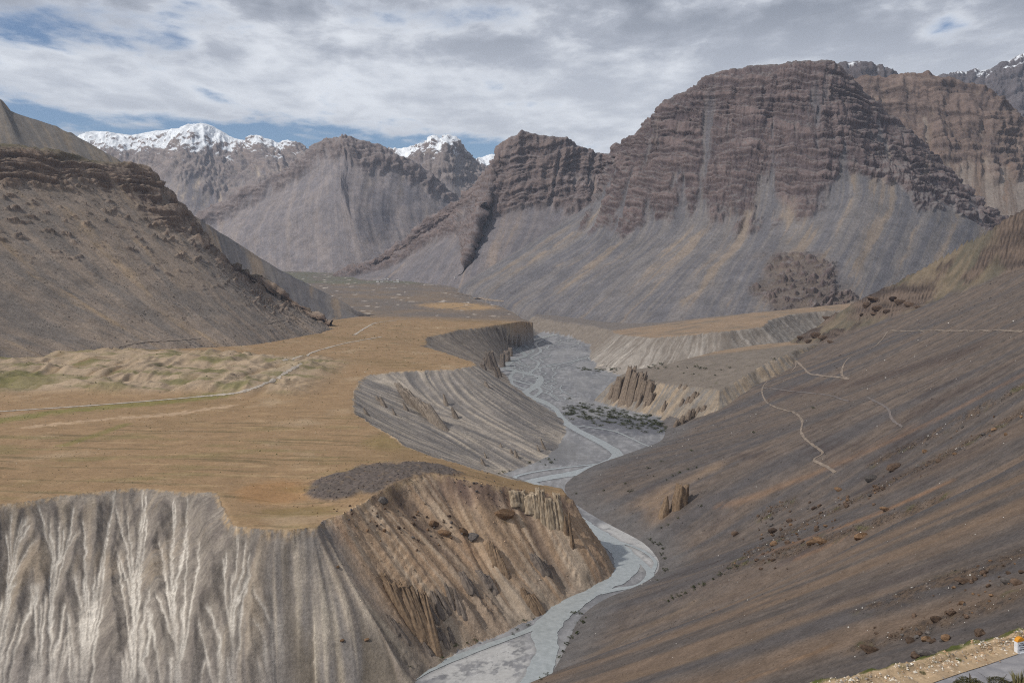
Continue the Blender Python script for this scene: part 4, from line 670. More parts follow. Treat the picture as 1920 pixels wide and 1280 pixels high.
def pillar_mesh(name, w, dep, h, seed, into, lean, taper=0.45, flat=0.5, flutes=9, sink=0.35):
    """an eroded fin: an oval column with grooves, leaning back into the slope, a notched top"""
    nt_, nz_ = 44, 16; th = np.linspace(0, 2 * np.pi, nt_, endpoint=False); zn = np.linspace(-sink, 1, nz_)
    V = []; ca, sa = into; r = np.random.default_rng(seed); ph = r.uniform(0, 6.28)
    gro = np.abs(np.sin(flutes * 0.5 * th + ph + 1.2 * np.sin(th * 2 + ph))) ** 0.6; toph = 1 - 0.38 * np.abs(perlin(th * 1.6 + seed, th * 0 + 0.5 + seed, seed % 50)) - 0.10 * (1 - gro)
    for k, z in enumerate(zn):
        zc = max(z, 0); tp = 1 - taper * zc ** 1.3 if z >= 0 else 1 + 0.35 * -z
        g = 1 - 0.20 * (1 - gro) * min(1, 0.35 + zc * 1.4)
        nr = 1 + 0.16 * perlin(np.cos(th) * 1.7 + seed, np.sin(th) * 1.7 + z * 2.3, seed % 90) + 0.07 * perlin(np.cos(th) * 5 + seed, np.sin(th) * 5 + z * 7, seed % 70)
        ex = np.sign(np.cos(th)) * np.abs(np.cos(th)) ** 0.75 * w / 2 * tp * g * nr; ey = np.sign(np.sin(th)) * np.abs(np.sin(th)) ** 0.75 * dep / 2 * tp * g * nr
        zz = h * np.where(z > 0, z * (1 - (1 - toph) * z ** 2), z); off = lean * np.maximum(zz, -0.2 * h)
        V.append(np.stack([ex * -sa + (ey + off) * ca, ex * ca + (ey + off) * sa, zz + 0 * th], 1))
    V = np.concatenate(V); top = V[-nt_:]; cen = top.mean(0) * [1, 1, 1] + [0, 0, 0.02 * h]
    inner = cen + (top - cen) * 0.5 + np.array([0, 0, 0.03 * h]) * r.uniform(-1, 1, (nt_, 1)); V = np.concatenate([V, inner, [cen]])
    i = np.arange(nt_); j = (i + 1) % nt_; Q = [np.stack([k * nt_ + i, k * nt_ + j, (k + 1) * nt_ + j, (k + 1) * nt_ + i], 1) for k in range(nz_)]
    Q = np.concatenate(Q); me = bpy.data.meshes.new(name); c = len(V) - 1
    me.from_pydata(V.tolist(), [], Q.tolist() + [(nz_ * nt_ + a, nz_ * nt_ + b, c) for a, b in zip(i, j)])
    for p in me.polygons: p.use_smooth = True
    return me
PIL_N = [0]
def pillar(u, v0, v1, wpx, mat, label, group=None, lean=None, taper=0.45, flutes=9, dep=1.0, name='rock_spire', objs=None):
    """foot at pixel (u, v0), top near row v1, wpx wide"""
    h = hit(u, v0, objs or VALLEY + [SLOPE])
    if h is None: return None
    loc, nor, dist, ob = h; n2 = Vector((nor.x, nor.y)); 
    for du, dv in ((-14, 0), (14, 0), (0, -14)):
        q = hit(u + du, v0 + dv, [ob])
        if q and abs(q[2] - dist) < 80: n2 += Vector((q[1].x, q[1].y))
    if n2.length < 0.05: n2 = Vector((0, -1))
    n2.normalize(); into = -n2; slope = 0.75
    if lean is None: lean = 0.72
    hh = 5.0
    for _ in range(40):
        _, vv = project(np.array([loc.x + into.x * lean * hh, loc.y + into.y * lean * hh, loc.z + hh]))
        if vv < v1: break
        hh *= 1.08
    w = wpx * dist / FPX / 1.02; PIL_N[0] += 1
    me = pillar_mesh(name, w, w * dep, hh, 100 + PIL_N[0] * 7, (into.x, into.y), lean, taper, flutes=flutes); me.materials.append(mat)
    o = bpy.data.objects.new(name, me); COL.objects.link(o); o.location = loc + Vector((into.x, into.y, 0)) * w * dep * 0.2
    return tag(o, label, 'rock', group)
def cluster(lst, mat, what, group, **kw):
    for k, (u, v0, v1, w) in enumerate(sorted(lst)): pillar(u, v0, v1 + random.uniform(-0.15, 0.28) * (v0 - v1), w * random.uniform(0.75, 1.3), mat, '%s pillar from the left %s' % (ORD[k], what), group, **kw)
cluster([(752, 1146, 1080, 22), (768, 1166, 1086, 26), (786, 1180, 1098, 26), (803, 1196, 1110, 26), (818, 1218, 1122, 26), (740, 1116, 1072, 16)], M_PIL, 'in the big tan fluted buttress above the river bars', 'fluted buttress on the spur', lean=0.62, taper=0.3, flutes=12, dep=1.3)
cluster([(822, 1190, 1160, 12), (836, 1205, 1166, 16), (848, 1196, 1168, 12), (760, 1196, 1158, 14), (742, 1180, 1152, 12), (806, 1222, 1200, 9)], M_PIL_G, 'among the dark fins low on the spur near the river', 'dark fins low on the spur', lean=0.75, taper=0.6, dep=1.4)
cluster([(806, 1150, 1116, 11), (815, 1158, 1118, 10), (826, 1146, 1110, 12), (838, 1140, 1098, 11), (848, 1132, 1090, 12), (860, 1142, 1106, 10), (869, 1152, 1118, 9)], M_PIL_G, 'in the grey row halfway up the spur', 'grey fins halfway up the spur', lean=0.75, taper=0.55, dep=1.4)
cluster([(880, 1100, 1072, 18), (893, 1112, 1084, 13), (912, 1092, 1062, 16), (926, 1104, 1078, 14)], M_PIL_G, 'in the grey group in the middle of the spur face', 'grey fins in the middle of the spur', lean=0.75, taper=0.55, dep=1.4)
cluster([(928, 1052, 1014, 16), (941, 1066, 1020, 17), (951, 1076, 1036, 14)], M_PIL, 'in the tan capped group under the orange outcrop', 'tan fins under the outcrop', lean=0.66, taper=0.45, dep=1.3)
cluster([(1018, 1068, 1036, 19), (1031, 1076, 1050, 10)], M_PIL_G, 'of the slanting grey slab pair on the spur', 'slab pair on the spur', lean=0.72, taper=0.5, dep=1.2)
cluster([(990, 1128, 1104, 13), (1002, 1142, 1106, 20), (1017, 1148, 1104, 20)], M_PIL, 'in the tan group just above the river', 'fins just above the river', lean=0.7, taper=0.5, dep=1.2)
cluster([(966, 940, 914, 20), (980, 946, 917, 18), (993, 952, 919, 18), (1006, 960, 921, 17), (1019, 970, 923, 17), (1032, 978, 924, 17), (1045, 984, 925, 17), (1055, 986, 924, 13)], M_PIL_C, 'in the cream cliff at the tip of the spur', 'cream cliff at the tip of the spur', lean=0.30, taper=0.08, flutes=11, dep=1.1)
cluster([(1063, 1000, 968, 9), (1071, 1004, 964, 9), (1075, 1026, 1003, 7)], M_PIL, 'of the thin spires at the spur tip', 'thin spires at the tip of the spur', lean=0.12, taper=0.6)
cluster([(770, 752, 722, 14), (784, 764, 727, 16), (798, 774, 733, 15), (810, 786, 740, 14), (822, 797, 748, 14), (834, 803, 755, 14)], M_PIL_P, 'in the fluted cliff on the grey promontory', 'fluted cliff on the promontory', lean=0.95, taper=0.25, flutes=11, dep=1.3)
cluster([(712, 752, 738, 10), (722, 762, 745, 12), (764, 770, 752, 10), (690, 778, 764, 7), (838, 760, 740, 9), (857, 784, 763, 10), (916, 726, 710, 8), (742, 778, 766, 6)], M_PIL_P, 'of the lone dark fins scattered on the grey promontory', 'lone fins on the promontory', lean=0.5, taper=0.7)
cluster([(1022, 842, 824, 8), (1012, 846, 834, 5), (970, 858, 842, 9), (960, 850, 838, 6), (908, 872, 858, 8), (912, 858, 846, 6), (940, 838, 828, 5)], M_PIL_P, 'of the small fins at the foot of the grey promontory', 'small fins at the foot of the promontory', lean=0.4, taper=0.75)
cluster([(1144, 742, 722, 14), (1154, 748, 706, 22), (1168, 753, 697, 24), (1181, 750, 702, 22), (1192, 742, 704, 16), (1203, 740, 712, 20), (1214, 745, 713, 18), (1195, 760, 734, 9), (1217, 754, 730, 10)], M_PIL_R, 'in the brown hoodoo cliff east of the river flats', 'brown hoodoo cliff east of the river', lean=0.34, taper=0.22, flutes=8)
cluster([(1208, 762, 752, 5), (1244, 768, 752, 9), (1277, 758, 746, 9), (1288, 754, 740, 11), (1298, 750, 736, 11), (1306, 744, 734, 7)], M_PIL_R, 'of the brown spires right of the hoodoo cliff', 'brown spires by the hoodoo cliff', lean=0.3, taper=0.65)
cluster([(1264, 800, 784, 11), (1273, 796, 776, 11), (1284, 790, 770, 13), (1292, 783, 764, 12), (1306, 776, 762, 10), (1318, 768, 757, 9), (1275, 726, 718, 6), (1284, 728, 720, 8)], M_PIL_R, 'of the brown spires above the green scrub flat', 'brown spires above the scrub flat', lean=0.3, taper=0.6)
cluster([(918, 688, 664, 11), (926, 694, 660, 12), (934, 694, 657, 12), (942, 688, 655, 12), (950, 678, 650, 11), (957, 668, 646, 10), (910, 694, 676, 9), (934, 708, 690, 7), (940, 706, 688, 6)], M_PIL_G, 'in the dark columned cliff across the river from the hoodoos', 'dark columned cliff on the west bank', lean=0.3, taper=0.2)
cluster([(938, 632, 614, 9), (946, 634, 613, 9), (955, 638, 612, 9), (964, 638, 611, 9), (973, 638, 612, 9)], M_PIL_G, 'in the far columned cliff at the river narrows', 'far columned cliff', lean=0.3, taper=0.15)
pillar(1268, 952, 907, 27, M_PIL, 'tall flat-topped tan pillar standing on the east scree slope', lean=0.15, taper=0.18, flutes=6, objs=[SLOPE])
pillar(1241, 968, 931, 19, M_PIL, 'pointed tan pillar beside the tall flat-topped one on the scree', lean=0.15, taper=0.72, flutes=5, objs=[SLOPE])
# ---------------------------------------------------------------- boulders
M_BOU = [mat_rock('boulder_brown', srgb(58, 47, 39, K), srgb(88, 72, 60, K), srgb(118, 98, 82, K), 0.8, rnd=0.3), mat_rock('boulder_grey', srgb(62, 57, 54, K), srgb(88, 82, 78, K), srgb(116, 109, 103, K), 0.8, rnd=0.3), mat_rock('boulder_orange', srgb(76, 58, 44, K), srgb(112, 88, 66, K), srgb(140, 114, 90, K), 0.8, rnd=0.25), mat_rock('boulder_pale', srgb(150, 142, 130, K), srgb(178, 170, 158, K), srgb(200, 193, 182, K), 0.8, rnd=0.2)]
def boulder_mesh(seed, sub=2, cuts=9):
    bm = bmesh.new(); bmesh.ops.create_icosphere(bm, subdivisions=sub, radius=1.0); r = np.random.default_rng(seed)
    n = r.normal(size=(cuts, 3)); n /= np.linalg.norm(n, axis=1, keepdims=True); dd = r.uniform(0.55, 0.85, cuts); sc = np.array([1.0, r.uniform(0.65, 0.95), r.uniform(0.55, 0.85)])
    for v in bm.verts:
        p = np.array(v.co)
        for a, b in zip(n, dd):
            t = p @ a - b
            if t > 0: p = p - a * t * 0.92
        p = p * sc * (1 + 0.05 * r.normal()); v.co = Vector(p)
    me = bpy.data.meshes.new('boulder'); bm.to_mesh(me); bm.free(); return me
BOU = {}
def bou(mi, k):
    if (mi, k) not in BOU: me = boulder_mesh(500 + k * 13 + mi); me.materials.append(M_BOU[mi]); BOU[(mi, k)] = me
    return BOU[(mi, k)]
def boulder(u, v, px, mi, label, group=None, objs=None, asp=1.0, name='boulder'):
    h = hit(u, v, objs or [SLOPE] + VALLEY)
    if h is None: return None
    s = px * h[2] / FPX / 2 * 1.12; o = bpy.data.objects.new(name, bou(mi, random.randrange(5))); COL.objects.link(o)
    o.scale = (s * asp * random.uniform(0.9, 1.1), s * random.uniform(0.85, 1.1), s * random.uniform(0.85, 1.15)); o.rotation_euler = (random.uniform(-0.4, 0.4), random.uniform(-0.4, 0.4), random.uniform(-0.5, 0.5) if asp != 1 else random.uniform(0, 6.28)); o.location = h[0] + Vector((0, 0, s * 0.32))
    return tag(o, label, 'rock', group)
for u, v, px, mi, asp, lab in [(1675, 880, 22, 0, 1.3, 'dark brown boulder resting at the top of the rubble band, above the orange streak'), (1634, 900, 20, 1, 1.1, 'grey split boulder just left of the dark brown boulder on the rubble'), (1660, 957, 15, 2, 1.4, 'small tan slab lying alone on the dark scree'), (1612, 1009, 19, 2, 1.3, 'pale tan boulder alone on the dark scree below the rubble'),
        (1540, 1018, 20, 2, 1.6, 'long orange block at the lower edge of the rubble band'), (1522, 1020, 16, 2, 1.4, 'orange block touching the long orange block on the rubble'), (1449, 998, 17, 0, 1.1, 'square brown boulder in the middle of the lower rubble'), (1378, 1003, 15, 0, 1.0, 'brown boulder at the left end of the rubble'), (1450, 1022, 13, 2, 1.2, 'orange boulder below the square brown one'), (1573, 920, 13, 2, 1.2, 'orange boulder on the bright orange streak'),
        (1845, 1077, 17, 0, 1.0, 'rounded brown boulder near the right edge, highest of its group'), (1806, 1092, 18, 0, 1.8, 'long dark ledge block left of the rounded brown boulder'), (1906, 1096, 20, 0, 1.0, 'big brown boulder at the right edge of the frame'), (1888, 1092, 16, 1, 1.2, 'grey slab next to the big boulder at the right edge'), (1783, 1152, 17, 0, 1.2, 'dark boulder above the boulder cluster near the road'), (1757, 1164, 14, 0, 1.8, 'flat dark slab left of the dark boulder above the cluster'),
        (1773, 1200, 18, 2, 1.0, 'round rusty orange boulder just above the road verge'), (1838, 1190, 17, 0, 1.1, 'brown boulder right of the round rusty one'), (1706, 1204, 17, 0, 0.9, 'upright brown boulder left of the boulder cluster'), (1633, 1222, 22, 0, 1.6, 'long brown boulder farthest left along the road verge'), (1735, 1200, 14, 2, 1.2, 'orange boulder at the front of the boulder cluster'), (1747, 1204, 13, 0, 1.4, 'brown slab right of the orange one in the cluster'), (1723, 1190, 14, 0, 1.0, 'dark boulder at the back of the boulder cluster'), (1740, 1188, 12, 1, 1.0, 'grey boulder in the middle of the cluster'), (1716, 1232, 17, 0, 1.0, 'dark boulder beside the grey flat slab at the verge'), (1742, 1228, 22, 1, 1.9, 'grey flat rock slab at the edge of the road verge')]:
    boulder(u, v, px, mi, lab, asp=asp)
for u, v, px, mi, asp, lab in [(718, 941, 20, 1, 1.1, 'large grey block perched on the crest of the brown spur'), (943, 970, 26, 2, 1.4, 'orange outcrop block high on the right of the spur'), (960, 964, 14, 2, 0.8, 'orange block at the right end of the orange outcrop'), (748, 990, 10, 0, 1.0, 'dark brown boulder below the perched grey block'), (774, 1008, 8, 1, 1.0, 'grey boulder in the middle of the spur top'), (634, 1064, 9, 2, 1.0, 'orange boulder alone on the pale scree left of the spur'),
        (641, 1201, 7, 2, 1.2, 'small tan stone low on the pale scree left of the spur'), (688, 1200, 9, 2, 1.2, 'tan stone on the scree left of the big buttress'), (886, 1010, 22, 1, 1.3, 'blue grey outcrop above the grey fins'), (868, 1000, 16, 2, 1.3, 'ochre outcrop left of the blue grey one'), (812, 985, 18, 2, 1.2, 'ochre crag in the upper middle of the spur'), (835, 1002, 18, 2, 1.5, 'ochre ledge right of the ochre crag')]:
    boulder(u, v, px, mi, lab, asp=asp, objs=VALLEY)
def band_px(p0, p1, wid, n, lo, hi, label, group, mats=(0, 0, 1, 2), objs=None, name='boulder'):
    for _ in range(n):
        t = random.random(); u = p0[0] + (p1[0] - p0[0]) * t + random.gauss(0, wid); v = p0[1] + (p1[1] - p0[1]) * t + random.gauss(0, wid * 0.7)
        if u > 1918 or u < 2: continue
        boulder(u, v, lo + (hi - lo) * random.random() ** 2.2, random.choice(mats), label, group, objs, name=name)
band_px((1900, 790), (1500, 985), 20, 70, 4, 11, 'small rough rock in the upper rubble band across the east scree', 'rocks in the upper rubble band')
band_px((1520, 985), (1390, 1060), 24, 60, 4, 12, 'small rough rock in the lower rubble patch of the east scree', 'rocks in the lower rubble patch')
band_px((1900, 1060), (1690, 1200), 26, 60, 4, 11, 'small rough rock in the rubble just above the road verge', 'rocks above the road verge')
band_px((1480, 945), (1430, 960), 12, 22, 3, 8, 'small rough rock in the little dark rubble patch on the scree', 'rocks in the little rubble patch')
band_px((650, 960), (860, 1000), 30, 60, 3, 8, 'small rough rock on the upper part of the brown spur', 'rocks on the spur', objs=VALLEY); band_px((860, 900), (960, 925), 14, 25, 3, 7, 'small dark rock on the right shoulder of the brown spur', 'rocks on the spur shoulder', mats=(1, 0), objs=VALLEY)
for k, (u, v, px, asp) in enumerate([(1482, 632, 16, 1.8), (1494, 622, 18, 2.0), (1504, 634, 20, 2.2), (1518, 640, 16, 2.0), (1512, 650, 14, 1.6), (1532, 628, 18, 2.2), (1546, 634, 20, 2.4), (1560, 642, 14, 2.0), (1540, 602, 12, 1.6), (1552, 596, 14, 2.0), (1604, 560, 16, 2.2), (1622, 556, 20, 2.4), (1640, 562, 22, 2.6), (1628, 572, 18, 2.2), (1648, 578, 20, 2.4), (1664, 584, 16, 2.0), (1640, 588, 14, 2.0), (1676, 560, 16, 2.2), (1690, 566, 20, 2.6), (1708, 572, 18, 2.4), (1722, 576, 12, 1.8), (1616, 590, 10, 1.6)]):
    o = boulder(u, v, px, 0, '%s dark rock ledge%s on the crest above the scree' % ('big' if px > 17 else 'small', ' of the lower group' if u < 1570 else ' of the upper group'), 'dark rock ledges on the crest', asp=0.6 + asp * 0.35, name='rock_ledge', objs=[SLOPE])
    if o: o.rotation_euler = (random.uniform(-0.2, 0.2), math.radians(random.uniform(6, 18)), random.uniform(-0.5, 0.5)); o.scale.z *= 0.8; o.location.z -= o.scale.z * 0.5
# stones nobody could count: one mesh per slope
def stone_field(name, pts, sizes, cols, label, kind='stuff'):
    base = np.array([[1, 0, 0], [-1, 0, 0], [0, 1, 0], [0, -1, 0], [0, 0, 1], [0, 0, -0.6]], np.float32); tri = np.array([[0, 2, 4], [2, 1, 4], [1, 3, 4], [3, 0, 4], [2, 0, 5], [1, 2, 5], [3, 1, 5], [0, 3, 5]])
    n = len(pts); sc = RNG.uniform(0.6, 1.25, (n, 6, 1)).astype(np.float32) * RNG.uniform(0.7, 1.2, (n, 1, 3)).astype(np.float32); a = RNG.uniform(0, 6.28, n); ca, sa = np.cos(a)[:, None], np.sin(a)[:, None]
    b = base[None] * sc; x = b[..., 0] * ca - b[..., 1] * sa; y = b[..., 0] * sa + b[..., 1] * ca; b = np.stack([x, y, b[..., 2] * 0.75], -1) * np.asarray(sizes)[:, None, None] + np.asarray(pts)[:, None, :]
    T = tri[None] + (np.arange(n) * 6)[:, None, None]; c = np.repeat(np.asarray(cols)[:, None, :], 6, 1)
    o = raw_mesh(name, b.reshape(-1, 3), T.reshape(-1, 3), c.reshape(-1, 3), M_STONE, kind, smooth=False); o['label'] = label; return o
M_STONE = mat_terrain('loose_stone', 2.0, 0.15, 0.2, 0.1)
def slope_pts(n, prob, X, Y, Hh, nearbias=1.0):
    i = RNG.integers(0, X.shape[0] - 1, n * 12); j = RNG.integers(0, X.shape[1] - 1, n * 12); p = prob[i, j]; k = RNG.random(len(i)) < p; i, j = i[k][:n], j[k][:n]
    return np.stack([X[i, j], Y[i, j], Hh[i, j]], -1), i, j
_pr = 0.05 + 0.95 * rub + 0.10 * ss(0.1, 0.5, n2) ; _pr = np.clip(_pr, 0, 1) * (SH > 3) * (SYY < 1900)
_pt, _i, _j = slope_pts(24000, _pr, SX, SYY, SH2); _sz = _pt[:, 1] / FPX * RNG.uniform(0.5, 1.0, len(_pt)) * (1 + 2.2 * RNG.random(len(_pt)) ** 5 + 0.5 * rub[_i, _j])
_cl = g[_i, _j] * RNG.uniform(0.5, 1.25, (len(_pt), 1)); _w = RNG.random(len(_pt)) < 0.02; _cl[_w] = srgb(205, 200, 192, 1.0)
stone_field('scree_stones', _pt, _sz, _cl, 'loose stones strewn over the grey scree slope east of the river')
_pr = ((humpm * 1.0) + 0.35 * spurm * ss(0.6, 0.1, tL) + 0.06 * spurm) * (VYY < 1150); _pt, _i, _j = slope_pts(9000, np.clip(_pr, 0, 1), VX, VYY, VH); _sz = _pt[:, 1] / FPX * RNG.uniform(0.6, 1.3, len(_pt)) * (1 + 2.2 * RNG.random(len(_pt)) ** 5)
stone_field('spur_stones', _pt, _sz, VC[_i, _j] * RNG.uniform(0.45, 1.3, (len(_pt), 1)), 'dark loose stones covering the hump and brow of the spur')
_pr = ((regTop & inL & ~regT & ~regO) * (0.25 + 0.75 * ss(0.0, 0.4, n_a)) * (1 - humpm) * (VYY > 900) * (VYY < 3000)); _pt, _i, _j = slope_pts(9000, _pr * 0.9, VX, VYY, VH); _sz = _pt[:, 1] / FPX * RNG.uniform(0.45, 0.95, len(_pt)) * (1 + 1.6 * RNG.random(len(_pt)) ** 6)
_cl = VC[_i, _j] * RNG.uniform(0.5, 0.8, (len(_pt), 1)); _w = RNG.random(len(_pt)) < 0.35; _cl[_w] = srgb(86, 84, 52, K) * RNG.uniform(0.6, 1.1, (_w.sum(), 1)); _w = RNG.random(len(_pt)) < 0.06; _cl[_w] = srgb(176, 160, 138, K); stone_field('plateau_tufts', _pt, _sz, _cl, 'low dry tufts and stones dotted over the ochre plateau')
_me = HILL1.data; _co = np.empty(len(_me.vertices) * 3, np.float32); _me.vertices.foreach_get('co', _co); _co = _co.reshape(-1, 3); _cc = np.empty(len(_co) * 4, np.float32); _me.color_attributes['Col'].data.foreach_get('color', _cc); _cc = _cc.reshape(-1, 4)[:, :3]
_k = RNG.integers(0, len(_co), 40000); _hu, _hv = project(_co[_k].astype(float)); _k = _k[(_hu > -20) & (_hu < 640) & (fbm(_co[_k, 0] / 60, _co[_k, 2] / 40, 4, 77) > 0.02)][:9000]; _sz = _co[_k, 1] / FPX * RNG.uniform(0.5, 1.0, len(_k)) * (1 + 2.0 * RNG.random(len(_k)) ** 5)
stone_field('hill_stones', _co[_k], _sz, _cc[_k] * RNG.uniform(0.45, 1.15, (len(_k), 1)), 'dark loose stones scattered over the left hillside')
# ---------------------------------------------------------------- shrubs
M_LEAF = bpy.data.materials.new('shrub_leaf'); M_LEAF.use_nodes = True
def _leafmat(m, c1, c2):
    nt = m.node_tree; N = nt.nodes.new; L = nt.links.new; b = nt.nodes['Principled BSDF']; b.inputs['Roughness'].default_value = 0.8; b.inputs['Specular IOR Level'].default_value = 0.2
    g_ = N('ShaderNodeNewGeometry'); n = N('ShaderNodeTexNoise'); n.inputs['Scale'].default_value = 1.3; n.inputs['Detail'].default_value = 4; L(g_.outputs['Position'], n.inputs['Vector']); r = N('ShaderNodeValToRGB'); L(n.outputs['Fac'], r.inputs[0]); r.color_ramp.elements[0].position = 0.35; r.color_ramp.elements[1].position = 0.68; r.color_ramp.elements[0].color = (*c1, 1); r.color_ramp.elements[1].color = (*c2, 1)
    oi = N('ShaderNodeObjectInfo'); mr = N('ShaderNodeMapRange'); L(oi.outputs['Random'], mr.inputs['Value']); mr.inputs['To Min'].default_value = 0.75; mr.inputs['To Max'].default_value = 1.25; vm = N('ShaderNodeVectorMath'); vm.operation = 'SCALE'; L(r.outputs[0], vm.inputs[0]); L(mr.outputs[0], vm.inputs['Scale']); L(vm.outputs[0], b.inputs['Base Color'])
_leafmat(M_LEAF, (0.035, 0.042, 0.018), (0.095, 0.098, 0.04))
M_STEM = mat_rock('shrub_stem', (0.05, 0.04, 0.03), (0.09, 0.07, 0.05), (0.13, 0.1, 0.07), 3.0)
def shrub_meshes(seed, n=150):
    r = np.random.default_rng(seed); ncl = 7; cc = r.normal(size=(ncl, 3)) * [0.42, 0.42, 0.16] + [0, 0, 0.42]; cr = r.uniform(0.25, 0.45, ncl)
    V, Fc = [], []
    for k in range(n):
        c = r.integers(ncl); d = r.normal(size=3); d /= np.linalg.norm(d); d[2] = abs(d[2]) * 0.9 - 0.15; p = cc[c] + d * cr[c] * r.uniform(0.55, 1.05); p[2] = max(p[2], 0.03)
        a = r.normal(size=3); a /= np.linalg.norm(a); b = np.cross(a, r.normal(size=3)); b /= np.linalg.norm(b); s = r.uniform(0.07, 0.15); i = len(V)
        V += [(p - a * s).tolist(), (p + b * s * 0.55).tolist(), (p + a * s).tolist(), (p - b * s * 0.55).tolist()]; Fc.append((i, i + 1, i + 2, i + 3))
    me = bpy.data.meshes.new('foliage'); me.from_pydata(V, [], Fc); me.materials.append(M_LEAF)
    V, Fc = [], []
    for k in range(6):
        e = cc[k] * [1, 1, 0.9]; i = len(V)
        for q in range(3): an = q * 2.094; V += [[0.03 * math.cos(an) + 0.1 * e[0], 0.03 * math.sin(an) + 0.1 * e[1], -0.15], [e[0] + 0.012 * math.cos(an), e[1] + 0.012 * math.sin(an), e[2]]]
        for q in range(3): a, b = i + 2 * q, i + 2 * ((q + 1) % 3); Fc.append((a, b, b + 1, a + 1))
    ms = bpy.data.meshes.new('stem'); ms.from_pydata(V, [], Fc); ms.materials.append(M_STEM); return me, ms
SHR = [shrub_meshes(900 + k) for k in range(5)]
def shrub(u, v, px, label, group, objs=None, asp=1.0, loc=None):
    if loc is None:
        h = hit(u, v, objs or [SLOPE] + VALLEY)
        if h is None: return None
        loc, dist = h[0], h[2]
    else: dist = loc.y
    s = px * dist / FPX / 1.5; f, st = random.choice(SHR); o = bpy.data.objects.new('shrub', None); COL.objects.link(o); o.empty_display_size = 0.1
    o.location = loc; o.scale = (s * asp, s, s * random.uniform(0.8, 1.05)); o.rotation_euler = (0, 0, random.uniform(0, 6.28) if asp == 1 else random.uniform(-0.3, 0.3))
    for me, nm in ((f, 'foliage'), (st, 'stem')): c = bpy.data.objects.new(nm, me); COL.objects.link(c); c.parent = o
    return tag(o, label, 'shrub', group)
for lab, grp, lst in [
  ('dark green shrub at the foot of the spur beside the river', 'shrubs at the foot of the spur', [(855, 1212, 11), (876, 1206, 7), (890, 1202, 13), (829, 1234, 10), (970, 1181, 8), (982, 1164, 9), (990, 1172, 7), (962, 1190, 6), (1000, 1160, 5), (770, 1250, 5)]),
  ('olive shrub lining the east bank of the near river', 'shrubs on the near east bank', [(1076, 1150, 10), (1088, 1151, 9), (1092, 1168, 13), (1082, 1188, 12), (1070, 1196, 10), (1062, 1208, 10), (1055, 1222, 9), (1048, 1232, 8), (1025, 1266, 9), (1015, 1274, 9), (1098, 1158, 6)]),
  ('olive shrub around the river bend below the grey fan', 'shrubs at the river bend', [(1218, 1012, 8), (1226, 1018, 9), (1236, 1022, 10), (1243, 1030, 9), (1240, 1040, 8), (1246, 1048, 8), (1247, 1070, 11), (1232, 1088, 6)]),
  ('yellow green shrub in the line of shrubs climbing the lower scree', 'line of shrubs on the lower scree', [(1381, 1063, 9), (1367, 1066, 9), (1351, 1079, 12), (1337, 1087, 8), (1318, 1098, 11), (1300, 1103, 12), (1284, 1113, 9), (1274, 1118, 9), (1262, 1122, 10), (1253, 1128, 9)]),
  ('small dark shrub dotted on the grey slope above the river', 'shrubs dotted on the grey slope', [(1240, 866, 6), (1215, 879, 8), (1172, 907, 6), (1181, 922, 9), (1296, 846, 8), (1306, 877, 6), (1274, 887, 8), (1262, 893, 7), (1314, 950, 7), (1412, 812, 7), (1524, 766, 8), (1080, 926, 6), (1132, 920, 6), (1271, 972, 6), (1252, 985, 6), (1240, 990, 6), (1310, 898, 5), (1290, 880, 6), (1250, 900, 5), (1225, 893, 5)]),
  ('small dark shrub below the grey promontory near the river', 'shrubs below the promontory', [(944, 886, 8), (956, 884, 7), (994, 868, 8), (1034, 868, 9), (1022, 872, 6), (1040, 862, 6), (1028, 862, 7), (935, 888, 6), (1012, 866, 5)]),
  ('dark shrub on the terrace above the hoodoo cliff', 'shrubs above the hoodoo cliff', [(1218, 690, 9), (1226, 687, 9), (1233, 692, 7), (1240, 684, 8), (1248, 690, 6), (1270, 688, 6), (1288, 690, 6), (1303, 688, 8), (1312, 691, 8), (1322, 692, 7), (1352, 694, 6), (1368, 690, 6), (1300, 702, 6), (1340, 704, 6), (1282, 700, 5), (1452, 674, 7)])]:
    for k, (u, v, px) in enumerate(sorted(lst, key=lambda q: q[1])): shrub(u, v, px, lab + ', %s from the top' % ORD[k], grp)
_n = 0
while _n < 170:
    t = random.random(); u = 1060 + 195 * t + random.gauss(0, 8); v = 768 + 32 * t + random.gauss(0, 9 - 2 * t)
    if not (1052 < u < 1262): continue
    shrub(u, v, random.uniform(4, 9), 'low olive bush in the dense scrub on the river flat', 'scrub bushes on the river flat', objs=[VALLEY[1]], asp=1.5); _n += 1
for k in range(40):
    u = random.uniform(1085, 1165); v = 694 + random.gauss(0, 2.2) - (1165 - u) * 0.03; shrub(u, v, random.uniform(3, 5), 'low dark bush on the gravel under the pale terrace nose', 'bushes under the terrace nose', objs=[VALLEY[1], VALLEY[3]], asp=1.4)
